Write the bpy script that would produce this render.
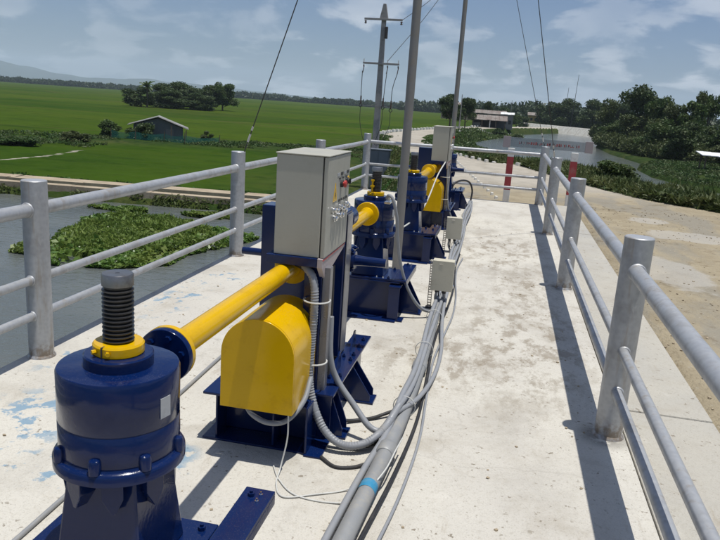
import bpy, bmesh, math, random
import numpy as np
from mathutils import Vector, Matrix, noise
R = math.radians
random.seed(7)
for o in list(bpy.data.objects): bpy.data.objects.remove(o)
scene = bpy.context.scene
COL = scene.collection

# ------------------------------------------------------------------ camera
cam_d = bpy.data.cameras.new("camera")
cam = bpy.data.objects.new("camera", cam_d)
COL.objects.link(cam)
cam_d.sensor_width = 36.0
cam_d.lens = 690.0 / 720.0 * 36.0
cam_d.clip_start = 0.05
cam_d.clip_end = 20000
rows = ((0.97554224, 0.11167605, -0.18932986), (0.20985701, -0.21690615, 0.95336864), (0.06540163, -0.96978357, -0.23503711))
rm = Matrix([[r[0], -r[1], -r[2]] for r in rows])
cam.matrix_world = Matrix.Translation((0, 0, 1.6)) @ rm.to_4x4()
scene.camera = cam

# ------------------------------------------------------------------ sky and sun
SUN = Vector((0.15, -0.05, 1.0)).normalized()
w = bpy.data.worlds.new("World"); scene.world = w; w.use_nodes = True
nt = w.node_tree; N = nt.nodes; L = nt.links; N.clear()
out = N.new('ShaderNodeOutputWorld'); bg = N.new('ShaderNodeBackground')
sky = N.new('ShaderNodeTexSky'); sky.sky_type = 'NISHITA'; sky.sun_disc = False
sky.sun_elevation = math.asin(SUN.z); sky.sun_rotation = math.atan2(SUN.x, SUN.y)
sky.air_density = 1.0; sky.dust_density = 1.6; sky.ozone_density = 1.5
tc = N.new('ShaderNodeTexCoord'); sep = N.new('ShaderNodeSeparateXYZ')
L.new(tc.outputs['Generated'], sep.inputs[0])
def wm(op, a, b=None, c=None):
    n = N.new('ShaderNodeMath'); n.operation = op
    for i, v in enumerate((a, b, c)):
        if v is None: continue
        if isinstance(v, (int, float)): n.inputs[i].default_value = v
        else: L.new(v, n.inputs[i])
    return n.outputs[0]
zc = wm('ADD', wm('MAXIMUM', sep.outputs[2], 0.0), 0.30)
cx_ = wm('DIVIDE', sep.outputs[0], zc); cy_ = wm('DIVIDE', sep.outputs[1], zc)
comb = N.new('ShaderNodeCombineXYZ'); L.new(cx_, comb.inputs[0]); L.new(cy_, comb.inputs[1])
def cloud(scale, detail, lo, hi, off):
    mp = N.new('ShaderNodeMapping'); mp.inputs['Location'].default_value = off
    L.new(comb.outputs[0], mp.inputs[0])
    nz = N.new('ShaderNodeTexNoise'); nz.inputs['Scale'].default_value = scale
    nz.inputs['Detail'].default_value = detail; nz.inputs['Roughness'].default_value = 0.56
    nz.inputs['Distortion'].default_value = 0.25
    L.new(mp.outputs[0], nz.inputs[0])
    mr = N.new('ShaderNodeMapRange'); mr.interpolation_type = 'SMOOTHSTEP'
    mr.inputs[1].default_value = lo; mr.inputs[2].default_value = hi
    L.new(nz.outputs[0], mr.inputs[0]); return mr.outputs[0]
c1 = cloud(3.4, 10, 0.48, 0.60, (3.1, 1.7, 0))
c2 = cloud(0.9, 4, 0.38, 0.66, (7.3, 2.2, 0))
cov = wm('MULTIPLY', c1, wm('ADD', wm('MULTIPLY', c2, 0.75), 0.25))
gr = N.new('ShaderNodeMixRGB'); gr.blend_type = 'MULTIPLY'; gr.inputs[0].default_value = 1
gr.inputs[2].default_value = (0.78, 1.06, 1.55, 1)
L.new(sky.outputs[0], gr.inputs[1])
hzr = wm('MULTIPLY', wm('POWER', 2.718, wm('MULTIPLY', wm('MAXIMUM', sep.outputs[2], 0.0), -7.0)), .22)
hz_m = N.new('ShaderNodeMixRGB'); L.new(hzr, hz_m.inputs[0]); L.new(gr.outputs[0], hz_m.inputs[1]); hz_m.inputs[2].default_value = (11.0, 13.0, 15.6, 1)
gr = hz_m
mix = N.new('ShaderNodeMixRGB')
L.new(wm('MULTIPLY', cov, 0.85), mix.inputs[0]); L.new(gr.outputs[0], mix.inputs[1])
mix.inputs[2].default_value = (15.0, 15.8, 17.2, 1)
L.new(mix.outputs[0], bg.inputs[0]); bg.inputs[1].default_value = 0.050
L.new(bg.outputs[0], out.inputs[0])
sd = bpy.data.lights.new("sun", 'SUN'); sd.energy = 4.6; sd.angle = R(0.55); sd.color = (1, 0.965, 0.90)
so = bpy.data.objects.new("sun", sd); COL.objects.link(so)
so.rotation_euler = SUN.to_track_quat('Z', 'Y').to_euler()
scene.view_settings.view_transform = 'Standard'; scene.view_settings.look = 'None'
scene.view_settings.exposure = 0.0; scene.view_settings.gamma = 1.0
scene.view_settings.use_curve_mapping = False
try:
    scene.cycles.volume_bounces = 1; scene.cycles.max_bounces = 6
    scene.cycles.volume_max_steps = 16
except Exception: pass

# ------------------------------------------------------------------ material helpers
def new_mat(name):
    m = bpy.data.materials.new(name); m.use_nodes = True
    return m, m.node_tree, m.node_tree.nodes['Principled BSDF']
class G:
    """small node graph helper"""
    def __init__(s, nt, coord='Object'):
        s.nt = nt; s.N = nt.nodes; s.L = nt.links
        t = s.N.new('ShaderNodeTexCoord'); s.co = t.outputs[coord]
        s.geo = s.N.new('ShaderNodeNewGeometry')
    def val(s, sock, v):
        if isinstance(v, (int, float)): sock.default_value = v
        elif isinstance(v, (tuple, list)): sock.default_value = (*v, 1) if len(v) == 3 and len(sock.default_value) == 4 else v
        else: s.L.new(v, sock)
    def math(s, op, a, b=0.0, c=0.0):
        n = s.N.new('ShaderNodeMath'); n.operation = op
        s.val(n.inputs[0], a); s.val(n.inputs[1], b); s.val(n.inputs[2], c); return n.outputs[0]
    def map(s, scale=(1, 1, 1), rot=(0, 0, 0), loc=(0, 0, 0), src=None):
        n = s.N.new('ShaderNodeMapping'); n.inputs['Scale'].default_value = scale
        n.inputs['Rotation'].default_value = rot; n.inputs['Location'].default_value = loc
        s.L.new(src or s.co, n.inputs[0]); return n.outputs[0]
    def noise(s, scale, detail=4, rough=.55, vec=None, dist=0.0):
        n = s.N.new('ShaderNodeTexNoise'); n.inputs['Scale'].default_value = scale
        n.inputs['Detail'].default_value = detail; n.inputs['Roughness'].default_value = rough
        n.inputs['Distortion'].default_value = dist
        s.L.new(vec or s.co, n.inputs[0]); return n.outputs[0]
    def voro(s, scale, vec=None, feature='F1'):
        n = s.N.new('ShaderNodeTexVoronoi'); n.feature = feature; n.inputs['Scale'].default_value = scale
        s.L.new(vec or s.co, n.inputs[0]); return n.outputs[0]
    def step(s, v, lo, hi, a=0.0, b=1.0):
        n = s.N.new('ShaderNodeMapRange'); n.interpolation_type = 'SMOOTHSTEP'
        n.inputs[1].default_value = lo; n.inputs[2].default_value = hi
        n.inputs[3].default_value = a; n.inputs[4].default_value = b
        s.L.new(v, n.inputs[0]); return n.outputs[0]
    def mix(s, f, a, b, mode='MIX'):
        n = s.N.new('ShaderNodeMixRGB'); n.blend_type = mode
        s.val(n.inputs[0], f); s.val(n.inputs[1], a); s.val(n.inputs[2], b); return n.outputs[0]
    def bump(s, h, strength, dist, bsdf, chain=None):
        n = s.N.new('ShaderNodeBump'); n.inputs['Strength'].default_value = strength
        n.inputs['Distance'].default_value = dist; s.L.new(h, n.inputs['Height'])
        if chain: s.L.new(chain, n.inputs['Normal'])
        s.L.new(n.outputs[0], bsdf.inputs['Normal']); return n.outputs[0]
    def attr(s, name):
        n = s.N.new('ShaderNodeAttribute'); n.attribute_name = name; return n.outputs['Fac']
    def sep(s, src=None):
        n = s.N.new('ShaderNodeSeparateXYZ'); s.L.new(src or s.co, n.inputs[0]); return n.outputs

def paint(name, col, rough=.3, coat=0.0, dirt=(.25, .22, .17), dirt_amt=.35, metal=0.0, spec=.5, grime=8, bump=.02, dust=0.0):
    m, nt, b = new_mat(name); g = G(nt)
    n1 = g.noise(grime, 6, .65); n2 = g.noise(grime * 9, 3, .6); n3 = g.noise(1.7, 3, .5)
    base = g.mix(g.step(n3, .3, .7, 0, .35), col, tuple(min(1, c * 1.25 + .004) for c in col))
    f = g.math('MULTIPLY', g.step(g.math('ADD', g.math('MULTIPLY', n1, .75), g.math('MULTIPLY', n2, .25)), .5, .68), dirt_amt)
    L_ = g.mix(f, base, dirt)
    nt.links.new(L_, b.inputs['Base Color'])
    if dust:
        nz_ = g.sep(g.geo.outputs['Normal'])[2]; sp_ = g.step(g.noise(190, 3, .65), .56, .66, 0, 1)
        L2 = g.mix(g.math('MULTIPLY', g.math('MULTIPLY', g.step(nz_, .6, .95), sp_), dust * .6), L_, (.20, .19, .17)); nt.links.new(L2, b.inputs['Base Color'])
    r = g.step(n1, .3, .75, rough * .75, min(1, rough * 1.7)); nt.links.new(r, b.inputs['Roughness'])
    b.inputs['Metallic'].default_value = metal
    b.inputs['Specular IOR Level'].default_value = spec
    b.inputs['Coat Weight'].default_value = coat; b.inputs['Coat Roughness'].default_value = .07
    g.bump(g.math('ADD', n2, g.math('MULTIPLY', n1, 1.5)), .25, bump * .1, b)
    return m
M = {}
M['blue'] = paint('blue_gloss_paint', (.0018, .0115, .064), .15, .22, (.035, .035, .04), .12, spec=.25, dust=.14)
M['yellow'] = paint('yellow_gloss_paint', (.60, .355, .0), .16, .12, (.36, .19, .0), .35, spec=.22, dust=.35)
M['cabinet'] = paint('beige_powder_coat', (.36, .35, .295), .5, 0, (.30, .27, .21), .25, bump=.01)
M['boxbeige'] = paint('cream_box_paint', (.50, .47, .37), .5, 0, (.33, .28, .19), .4)
M['seam'] = paint('dark_gasket', (.03, .03, .03), .7, 0, dirt_amt=.1)
M['steel'] = paint('machined_steel', (.26, .25, .24), .30, 0, (.05, .04, .03), .5, metal=.9)
M['screw'] = paint('greased_screw_steel', (.065, .062, .058), .30, 0, (.02, .015, .01), .5, metal=.6)
M['black'] = paint('black_rubber', (.018, .018, .02), .5, 0, (.12, .11, .10), .3)
M['grey_cable'] = paint('grey_cable_sheath', (.235, .245, .26), .5, 0, (.27, .25, .21), .4)
M['pale_cable'] = paint('pale_cable_sheath', (.50, .50, .47), .5, 0, (.3, .27, .2), .4)
M['conduit'] = paint('dusty_conduit', (.26, .265, .265), .45, 0, (.36, .33, .27), .55, metal=.15)
M['tape'] = paint('blue_tape', (.03, .22, .38), .45, 0, (.3, .3, .28), .35)
M['red'] = paint('red_paint', (.42, .035, .03), .35, 0, (.3, .2, .15), .2)
M['redpost'] = paint('faded_red_paint', (.36, .045, .05), .6, 0, (.4, .33, .28), .3)
M['white'] = paint('white_paint', (.72, .71, .68), .5, 0, (.35, .32, .26), .45)
M['kerbwhite'] = paint('dusty_white_paint', (.66, .64, .58), .8, 0, (.25, .22, .17), .6)
M['chrome'] = paint('chrome', (.75, .75, .75), .16, 0, (.4, .4, .4), .1, metal=1)
M['label'] = paint('paper_label', (.36, .37, .38), .5, 0, (.2, .2, .2), .3)
M['ink'] = paint('print_ink', (.04, .04, .04), .6, 0, dirt_amt=.1)
M['redink'] = paint('red_ink', (.30, .07, .07), .6, 0, dirt_amt=.1)
M['polepaint'] = paint('grey_pole_metal', (.21, .20, .185), .5, 0, (.30, .25, .18), .5, metal=.3)
M['wire'] = paint('dark_wire', (.035, .032, .03), .6, 0, dirt_amt=.2)
M['porcelain'] = paint('brown_insulator', (.07, .035, .025), .25, .3, dirt_amt=.2)
M['whiteins'] = paint('pale_insulator', (.5, .48, .44), .4, 0, dirt_amt=.2)
M['board'] = paint('pale_blue_board', (.17, .20, .225), .5, 0, (.35, .33, .28), .3)
M['boardend'] = paint('pale_pink_board', (.30, .255, .26), .5, 0, (.35, .33, .28), .3)
M['concpole'] = paint('weathered_concrete_pole', (.27, .26, .25), .85, 0, (.14, .13, .12), .5)
M['trunk'] = paint('bark', (.075, .055, .038), .9, 0, (.13, .11, .08), .4)
M['wood'] = paint('old_timber', (.10, .075, .05), .85, 0, (.2, .17, .13), .4)
M['hutwall'] = paint('grey_board_wall', (.11, .12, .12), .8, 0, (.17, .15, .12), .4)
M['wall_tan'] = paint('tan_render', (.36, .27, .17), .85, 0, (.2, .16, .11), .4)
M['wall_grey'] = paint('grey_render', (.20, .20, .19), .85, 0, (.12, .11, .10), .4)
M['wall_yellow'] = paint('yellow_render', (.42, .27, .09), .85, 0, (.2, .16, .11), .4)
M['window'] = paint('dark_window', (.02, .022, .025), .2, 0, dirt_amt=.2)
M['switchbox'] = paint('blue_grey_box', (.13, .15, .18), .5, 0, (.25, .22, .18), .3)
M['pink_label'] = paint('pinkish_plate', (.42, .36, .35), .5, 0, dirt_amt=.3)

def galv():
    m, nt, b = new_mat('galvanised_steel'); g = G(nt)
    v = g.voro(38); n = g.noise(5, 5, .6); st = g.noise(3, 5, .65, g.map((6, 6, .6)))
    c = g.mix(g.step(v, 0, .8), (.36, .37, .385), (.41, .42, .43))
    c = g.mix(g.step(n, .48, .66, 0, .5), c, (.24, .235, .225))
    c = g.mix(g.step(st, .54, .70, 0, .6), c, (.30, .255, .20))
    wz = g.sep(g.geo.outputs['Position'])[2]
    c = g.mix(g.math('MULTIPLY', g.step(wz, .02, .16, 1, 0), g.step(g.noise(14, 5, .7), .38, .6)), c, (.22, .18, .14))
    c = g.mix(g.step(g.noise(22, 4, .7, g.map((1, 1, .35))), .60, .70, 0, .5), c, (.48, .48, .48))
    nt.links.new(c, b.inputs['Base Color']); b.inputs['Metallic'].default_value = .35
    nt.links.new(g.step(n, .3, .7, .36, .58), b.inputs['Roughness'])
    g.bump(g.noise(60, 3), .12, .003, b)
    return m
M['galv'] = galv()
def corr(name, a, c_):
    m, nt, b = new_mat(name); g = G(nt)
    n = g.noise(.8, 5, .7); nt.links.new(g.mix(g.step(n, .35, .65), a, c_), b.inputs['Base Color'])
    b.inputs['Roughness'].default_value = .7; return m
M['roof_rust'] = corr('rusty_sheet', (.15, .115, .095), (.24, .215, .19))
M['roof_pale'] = corr('pale_sheet', (.33, .33, .31), (.20, .19, .17))
M['roof_bright'] = corr('bright_sheet', (.75, .75, .74), (.6, .6, .58))

def deck_mat(kind):
    m, nt, b = new_mat('weathered_concrete_' + kind); g = G(nt)
    big = g.noise(.55, 4, .6); mid = g.noise(2.2, 8, .68, dist=.6); fine = g.noise(26, 5, .7); vf = g.noise(130, 2, .6)
    base = g.mix(g.step(big, .35, .68), (.56, .535, .47), (.49, .465, .415)) if kind == 'deck' else g.mix(g.step(big, .35, .7), (.44, .415, .355), (.37, .36, .33))
    c = g.mix(g.step(mid, .48, .70, 0, .60), base, (.36, .325, .265))
    c = g.mix(g.step(g.noise(1.1, 9, .72, g.map((1, .6, 1), loc=(7, 3, 0)), dist=.4), .50, .66, 0, .45), c, (.37, .35, .31))
    c = g.mix(g.step(mid, .22, .40, .45, 0), c, (.66, .635, .57))
    c = g.mix(g.step(fine, .56, .72, 0, .35), c, (.30, .27, .215))
    c = g.mix(g.step(vf, .56, .74, 0, .5), c, (.25, .225, .18))
    c = g.mix(g.step(g.noise(55, 4, .7), .52, .70, 0, .4), c, (.33, .30, .245))
    # dark specks and chips
    sp = g.noise(9, 3, .5, g.map((1, 1, 1), loc=(4, 9, 0)))
    sp2 = g.noise(34, 3, .55)
    c = g.mix(g.math('MULTIPLY', g.step(sp2, .60, .66), g.step(sp, .47, .62)), c, (.24, .21, .165))
    # thin dirt streaks along the bridge
    st = g.noise(3.2, 6, .7, g.map((2.6, .5, 1), rot=(0, 0, .25)))
    c = g.mix(g.step(st, .60, .74, 0, .55), c, (.30, .25, .18))
    vd = g.N.new('ShaderNodeTexVoronoi'); vd.feature = 'DISTANCE_TO_EDGE'; vd.inputs['Scale'].default_value = .55
    wob = g.N.new('ShaderNodeVectorMath'); wob.operation = 'ADD'; nw = g.N.new('ShaderNodeTexNoise'); nw.inputs['Scale'].default_value = 2.5; nw.inputs['Detail'].default_value = 6
    g.L.new(g.co, nw.inputs[0]); wsc = g.N.new('ShaderNodeVectorMath'); wsc.operation = 'SCALE'; wsc.inputs['Scale'].default_value = .55; g.L.new(nw.outputs['Color'], wsc.inputs[0])
    g.L.new(g.co, wob.inputs[0]); g.L.new(wsc.outputs[0], wob.inputs[1]); g.L.new(wob.outputs[0], vd.inputs[0])
    c = g.mix(g.math('MULTIPLY', g.step(vd.outputs['Distance'], .0025, .006, .14, 0), g.step(big, .42, .55)), c, (.20, .18, .15))
    if kind == 'deck':
        xyz = g.sep(g.geo.outputs['Position'])
        def spot(x, y, rx, ry, soft=.35, amt=1.0):
            dx = g.math('DIVIDE', g.math('SUBTRACT', xyz[0], x), rx); dy = g.math('DIVIDE', g.math('SUBTRACT', xyz[1], y), ry)
            d = g.math('SQRT', g.math('ADD', g.math('MULTIPLY', dx, dx), g.math('MULTIPLY', dy, dy)))
            return g.step(d, 1 - soft, 1 + soft, amt, 0)
        # brown scuffed region down the walkway
        for (x, y, rx, ry) in ((.25, 5.0, .45, 1.3), (.05, 8.2, .5, 1.2), (-.3, 4.3, .4, .5), (.3, 6.6, .3, .7)):
            ns = g.step(g.noise(5, 8, .75, g.map((1.3, .7, 1), loc=(x, y, 0))), .47, .60)
            c = g.mix(g.math('MULTIPLY', spot(x, y, rx, ry, .6, .62), ns), c, (.19, .15, .10))
        # blue paint spills
        bn = g.noise(7.5, 5, .62, g.map((1, 1, 1), loc=(2.2, 0, 0)))
        for (x, y, rx, ry, t) in ((-2.12, 2.75, .26, .34, .53), (-2.42, 4.85, .16, .45, .54), (-1.32, 2.62, .10, .10, .46), (-1.27, 2.50, .07, .05, .42), (-1.75, 2.35, .3, .12, .56), (-2.25, 3.5, .3, .3, .58), (-2.4, 5.6, .2, .3, .58)):
            c = g.mix(g.math('MULTIPLY', spot(x, y, rx, ry, .5, .75), g.step(bn, t, t + .05)), c, (.11, .24, .36))
        # oily dark ring at a post foot and mortar smears
        for (x, y, r) in ((.66, 3.50, .12), (.66, 6.70, .12), (.64, 9.8, .11)):
            c = g.mix(g.math('MULTIPLY', spot(x, y, r, r, .5, .6), g.step(bn, .40, .5)), c, (.10, .095, .085))
    nt.links.new(c, b.inputs['Base Color']); b.inputs['Roughness'].default_value = .88
    b.inputs['Specular IOR Level'].default_value = .3
    h = g.math('ADD', g.math('MULTIPLY', mid, 1.6), g.math('ADD', fine, g.math('MULTIPLY', vf, .5)))
    g.bump(h, .55, .012, b)
    return m
M['deck'] = deck_mat('deck'); M['ledge'] = deck_mat('ledge')
def simple_conc(name, a, c_):
    m, nt, b = new_mat(name); g = G(nt)
    n = g.noise(1.5, 8, .7); f = g.noise(14, 4, .7)
    c = g.mix(g.step(n, .35, .65), a, c_); c = g.mix(g.step(f, .55, .72, 0, .4), c, tuple(x * .6 for x in c_))
    nt.links.new(c, b.inputs['Base Color']); b.inputs['Roughness'].default_value = .9
    g.bump(g.math('ADD', n, f), .5, .02, b); return m
M['path'] = simple_conc('path_concrete', (.40, .33, .23), (.29, .23, .155))
M['wallc'] = simple_conc('pale_wall_concrete', (.55, .54, .49), (.40, .38, .32))

def ground_mat():
    m, nt, b = new_mat('field_and_dirt'); g = G(nt)
    pos = g.geo.outputs['Position']
    d = g.attr('dirt'); rgh = g.attr('rough')
    n0 = g.noise(.02, 3, .5, pos); n1 = g.noise(.12, 6, .65, pos); n2 = g.noise(1.6, 5, .65, pos); n3 = g.noise(9, 4, .7, pos)
    rows = g.noise(.05, 5, .6, g.map((.35, 2.2, 1), rot=(0, 0, -.35), src=pos))
    grass = g.mix(g.step(n1, .35, .66), (.020, .050, .0030), (.032, .066, .0040))
    grass = g.mix(g.step(rows, .42, .62, 0, .6), grass, (.046, .070, .0065))
    grass = g.mix(g.step(n0, .50, .68, 0, .5), grass, (.050, .060, .012))
    grass = g.mix(g.step(n2, .5, .7, 0, .45), grass, (.014, .032, .003))
    pv_ = g.map((.010, .024, 0), rot=(0, 0, .5), src=pos)
    vc = g.N.new('ShaderNodeTexVoronoi'); vc.inputs['Scale'].default_value = 1; g.L.new(pv_, vc.inputs[0])
    tint = g.sep(vc.outputs['Color'])[0]
    grass = g.mix(g.step(tint, .1, .9, 0, .55), grass, g.mix(.5, grass, (.105, .135, .012)))
    ve = g.N.new('ShaderNodeTexVoronoi'); ve.feature = 'DISTANCE_TO_EDGE'; ve.inputs['Scale'].default_value = 1; g.L.new(pv_, ve.inputs[0])
    grass = g.mix(g.step(ve.outputs['Distance'], .006, .016, .55, 0), grass, (.075, .070, .025))
    tuft = g.noise(3.2, 5, .8, pos); grass = g.mix(g.step(tuft, .46, .62, 0, .5), grass, (.044, .074, .009)); grass = g.mix(g.step(g.noise(.35, 6, .7, g.map((.5, 1.6, 1), rot=(0, 0, .12), src=pos)), .50, .66, 0, .5), grass, (.012, .030, .003))
    wild = g.mix(g.step(n1, .4, .62), (.028, .050, .012), (.060, .068, .022))
    wild = g.mix(g.step(n2, .42, .66), wild, (.016, .034, .009))
    grass = g.mix(rgh, grass, wild)
    # dusty road: pale sand, grey gravel patches, cement spills
    s = g.mix(g.step(n2, .38, .64), (.43, .375, .27), (.36, .31, .22))
    nm = g.noise(.55, 6, .65, g.map((1.6, .55, 1), loc=(5, 2, 0), src=pos))
    s = g.mix(g.step(nm, .47, .60, 0, .75), s, (.31, .295, .255))
    s = g.mix(g.step(g.noise(.9, 5, .6, g.map((1.4, .8, 1), loc=(1, 8, 0), src=pos)), .58, .66, 0, .8), s, (.25, .215, .15))
    s = g.mix(g.step(g.noise(4, 6, .7, pos), .56, .66, 0, .5), s, (.22, .17, .11))
    s = g.mix(g.step(g.voro(14, pos), .05, .22, .6, 0), s, (.46, .43, .37))
    s = g.mix(g.step(g.noise(40, 3, .6, pos), .6, .72, 0, .5), s, (.17, .14, .10))
    s = g.mix(1.0, s, (.76, .745, .72), 'MULTIPLY')
    xyz = g.sep(pos)
    rd = g.mix(g.step(n2, .4, .62), (.40, .365, .305), (.34, .31, .26)); rd = g.mix(g.step(nm, .5, .62, 0, .5), rd, (.28, .25, .20))
    s = g.mix(g.step(g.math('ADD', xyz[1], g.math('MULTIPLY', n2, 4)), 17.0, 20.5), s, rd)
    for (x, y, rx, ry) in ((2.05, 8.4, .42, .85), (2.9, 11.3, .7, .5), (2.55, 12.8, .32, .35)):
        dx = g.math('DIVIDE', g.math('SUBTRACT', xyz[0], x), rx); dy = g.math('DIVIDE', g.math('SUBTRACT', xyz[1], y), ry)
        q = g.math('ADD', g.math('SQRT', g.math('ADD', g.math('MULTIPLY', dx, dx), g.math('MULTIPLY', dy, dy))), g.math('MULTIPLY', g.math('SUBTRACT', g.noise(2.6, 6, .6, pos), .5), 1.3))
        s = g.mix(g.step(q, .85, 1.05, .6, 0), s, (.40, .38, .34))
    edge = g.step(g.math('ADD', d, g.math('MULTIPLY', g.math('SUBTRACT', n2, .5), .7)), .4, .6)
    c = g.mix(edge, grass, s)
    nt.links.new(c, b.inputs['Base Color']); b.inputs['Roughness'].default_value = .95
    b.inputs['Specular IOR Level'].default_value = .03
    g.bump(g.math('ADD', g.math('MULTIPLY', n2, 2), n3), .6, .05, b)
    return m
M['ground'] = ground_mat()
def water_mat():
    m, nt, b = new_mat('muddy_water'); g = G(nt)
    pos = g.geo.outputs['Position']
    n = g.noise(2.6, 4, .6, g.map((1, 1.9, 1), rot=(0, 0, .4), src=pos)); n2 = g.noise(.35, 3, .5, pos); n4 = g.noise(9, 3, .55, pos)
    nt.links.new(g.mix(g.step(n2, .4, .65), (.095, .106, .100), (.120, .130, .120)), b.inputs['Base Color'])
    b.inputs['Roughness'].default_value = .09; b.inputs['IOR'].default_value = 1.33
    g.bump(g.math('ADD', g.math('ADD', n, g.math('MULTIPLY', n4, .35)), n2), .55, .07, b)
    return m
M['water'] = water_mat()
def leaf_mat(name, a, b_, c_, rough=.55, trans=.25):
    m, nt, b = new_mat(name); g = G(nt)
    ri = g.geo.outputs['Random Per Island']; n = g.noise(.75, 3, .6, g.geo.outputs['Position'])
    c = g.mix(ri, a, b_); c = g.mix(g.step(n, .42, .66, 0, .8), c, c_)
    nt.links.new(c, b.inputs['Base Color']); b.inputs['Roughness'].default_value = rough
    b.inputs['Specular IOR Level'].default_value = .3
    tr = nt.nodes.new('ShaderNodeBsdfTranslucent'); nt.links.new(c, tr.inputs[0])
    mx = nt.nodes.new('ShaderNodeMixShader'); mx.inputs[0].default_value = trans
    nt.links.new(b.outputs[0], mx.inputs[1]); nt.links.new(tr.outputs[0], mx.inputs[2])
    nt.links.new(mx.outputs[0], nt.nodes['Material Output'].inputs[0])
    return m
M['leaf_dark'] = leaf_mat('dark_foliage', (.034, .062, .018), (.058, .092, .026), (.078, .105, .036))
M['leaf_mid'] = leaf_mat('mid_foliage', (.045, .085, .020), (.078, .125, .032), (.100, .128, .042))
M['leaf_olive'] = leaf_mat('olive_foliage', (.068, .092, .028), (.100, .120, .042), (.055, .078, .024))
M['leaf_bush'] = leaf_mat('bush_foliage', (.032, .072, .014), (.062, .110, .024), (.085, .105, .035))
M['leaf_far'] = leaf_mat('far_foliage', (.036, .060, .030), (.058, .085, .040), (.048, .068, .034))
M['hyacinth'] = leaf_mat('hyacinth_leaf', (.055, .120, .018), (.130, .215, .040), (.160, .200, .040), .38)
M['floatgrass'] = leaf_mat('floating_grass', (.12, .19, .03), (.20, .26, .06), (.09, .15, .025), .5)
M['dry'] = leaf_mat('dry_grass', (.075, .105, .028), (.135, .145, .055), (.055, .085, .022))
M['rice'] = leaf_mat('rice_blades', (.035, .095, .015), (.055, .130, .022), (.060, .115, .025))

# ------------------------------------------------------------------ mesh helpers
def add_box(bm, lo, hi, rot=None, piv=None):
    vs = [bm.verts.new((x, y, z)) for x in (lo[0], hi[0]) for y in (lo[1], hi[1]) for z in (lo[2], hi[2])]
    for f in ((0, 1, 3, 2), (4, 6, 7, 5), (0, 4, 5, 1), (2, 3, 7, 6), (0, 2, 6, 4), (1, 5, 7, 3)):
        bm.faces.new([vs[i] for i in f])
    if rot is not None:
        p = Vector(piv if piv is not None else [(a + b) / 2 for a, b in zip(lo, hi)])
        for v in vs: v.co = rot @ (v.co - p) + p
    return vs
def frame(d):
    d = d.normalized(); a = Vector((0, 0, 1)) if abs(d.z) < .9 else Vector((1, 0, 0))
    u = d.cross(a).normalized(); return u, d.cross(u).normalized()
def add_tube(bm, pts, r, seg=12, caps=True):
    pts = [Vector(p) for p in pts]; n = len(pts); rs = r if isinstance(r, (list, tuple)) else [r] * n
    rings = []; u = None
    for i, p in enumerate(pts):
        d = (pts[min(i + 1, n - 1)] - pts[max(i - 1, 0)])
        if d.length < 1e-9: d = Vector((0, 0, 1))
        d.normalize()
        if u is None: u, v = frame(d)
        else:
            u = (u - d * u.dot(d)); u = u.normalized() if u.length > 1e-6 else frame(d)[0]; v = d.cross(u)
        rings.append([bm.verts.new(p + rs[i] * (math.cos(2 * math.pi * k / seg) * u + math.sin(2 * math.pi * k / seg) * v)) for k in range(seg)])
    for a, b in zip(rings, rings[1:]):
        for k in range(seg): bm.faces.new((a[k], a[(k + 1) % seg], b[(k + 1) % seg], b[k]))
    if caps: bm.faces.new(rings[0][::-1]); bm.faces.new(rings[-1])
def add_lathe(bm, prof, c=(0, 0, 0), axis='z', seg=48):
    c = Vector(c); rings = []
    for r, h in prof:
        ring = []
        for k in range(seg):
            a = 2 * math.pi * k / seg; x, y = r * math.cos(a), r * math.sin(a)
            co = {'z': (x, y, h), 'y': (x, h, y), 'x': (h, x, y)}[axis]
            ring.append(bm.verts.new(c + Vector(co)))
        rings.append(ring)
    for a, b in zip(rings, rings[1:]):
        for k in range(seg): bm.faces.new((a[k], a[(k + 1) % seg], b[(k + 1) % seg], b[k]))
    bm.faces.new(rings[0]); bm.faces.new(rings[-1])
def add_prism(bm, poly, ax, lo, hi):
    """poly: 2D points; extruded along axis ax ('x': poly=(y,z); 'y': poly=(x,z); 'z': poly=(x,y))"""
    def P(p, t): return {'x': (t, p[0], p[1]), 'y': (p[0], t, p[1]), 'z': (p[0], p[1], t)}[ax]
    a = [bm.verts.new(P(p, lo)) for p in poly]; b = [bm.verts.new(P(p, hi)) for p in poly]
    bm.faces.new(a); bm.faces.new(b[::-1]); n = len(poly)
    for i in range(n): bm.faces.new((a[i], b[i], b[(i + 1) % n], a[(i + 1) % n]))
def link_mesh(name, bm, mat, parent=None, bevel=0, smooth=False, loc=None, kind=None):
    bmesh.ops.recalc_face_normals(bm, faces=bm.faces[:])
    me = bpy.data.meshes.new(name); bm.to_mesh(me); bm.free()
    if smooth:
        me.polygons.foreach_set('use_smooth', [True] * len(me.polygons))
        try: me.set_sharp_from_angle(angle=R(38))
        except Exception: pass
    for m_ in (mat if isinstance(mat, list) else [mat]): me.materials.append(m_)
    o = bpy.data.objects.new(name, me); COL.objects.link(o)
    if parent: o.parent = parent
    if loc: o.location = loc
    if bevel:
        md = o.modifiers.new('bevel', 'BEVEL'); md.width = bevel; md.segments = 2; md.limit_method = 'ANGLE'; md.angle_limit = R(35)
        md.harden_normals = False
    if kind: o['kind'] = kind
    return o
def tag(o, label, cat, group=None):
    o['label'] = label; o['category'] = cat
    if group: o['group'] = group
    elif 'group' in o: del o['group']
    return o
def thing(name, label, cat, loc=(0, 0, 0), rotz=0, group=None):
    o = bpy.data.objects.new(name, None); o.empty_display_size = .1; COL.objects.link(o)
    o.location = loc; o.rotation_euler = (0, 0, rotz); return tag(o, label, cat, group)
def copy_tree(o, parent=None):
    c = o.copy(); COL.objects.link(c); c.parent = parent
    for ch in list(o.children): copy_tree(ch, c)
    return c
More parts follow.
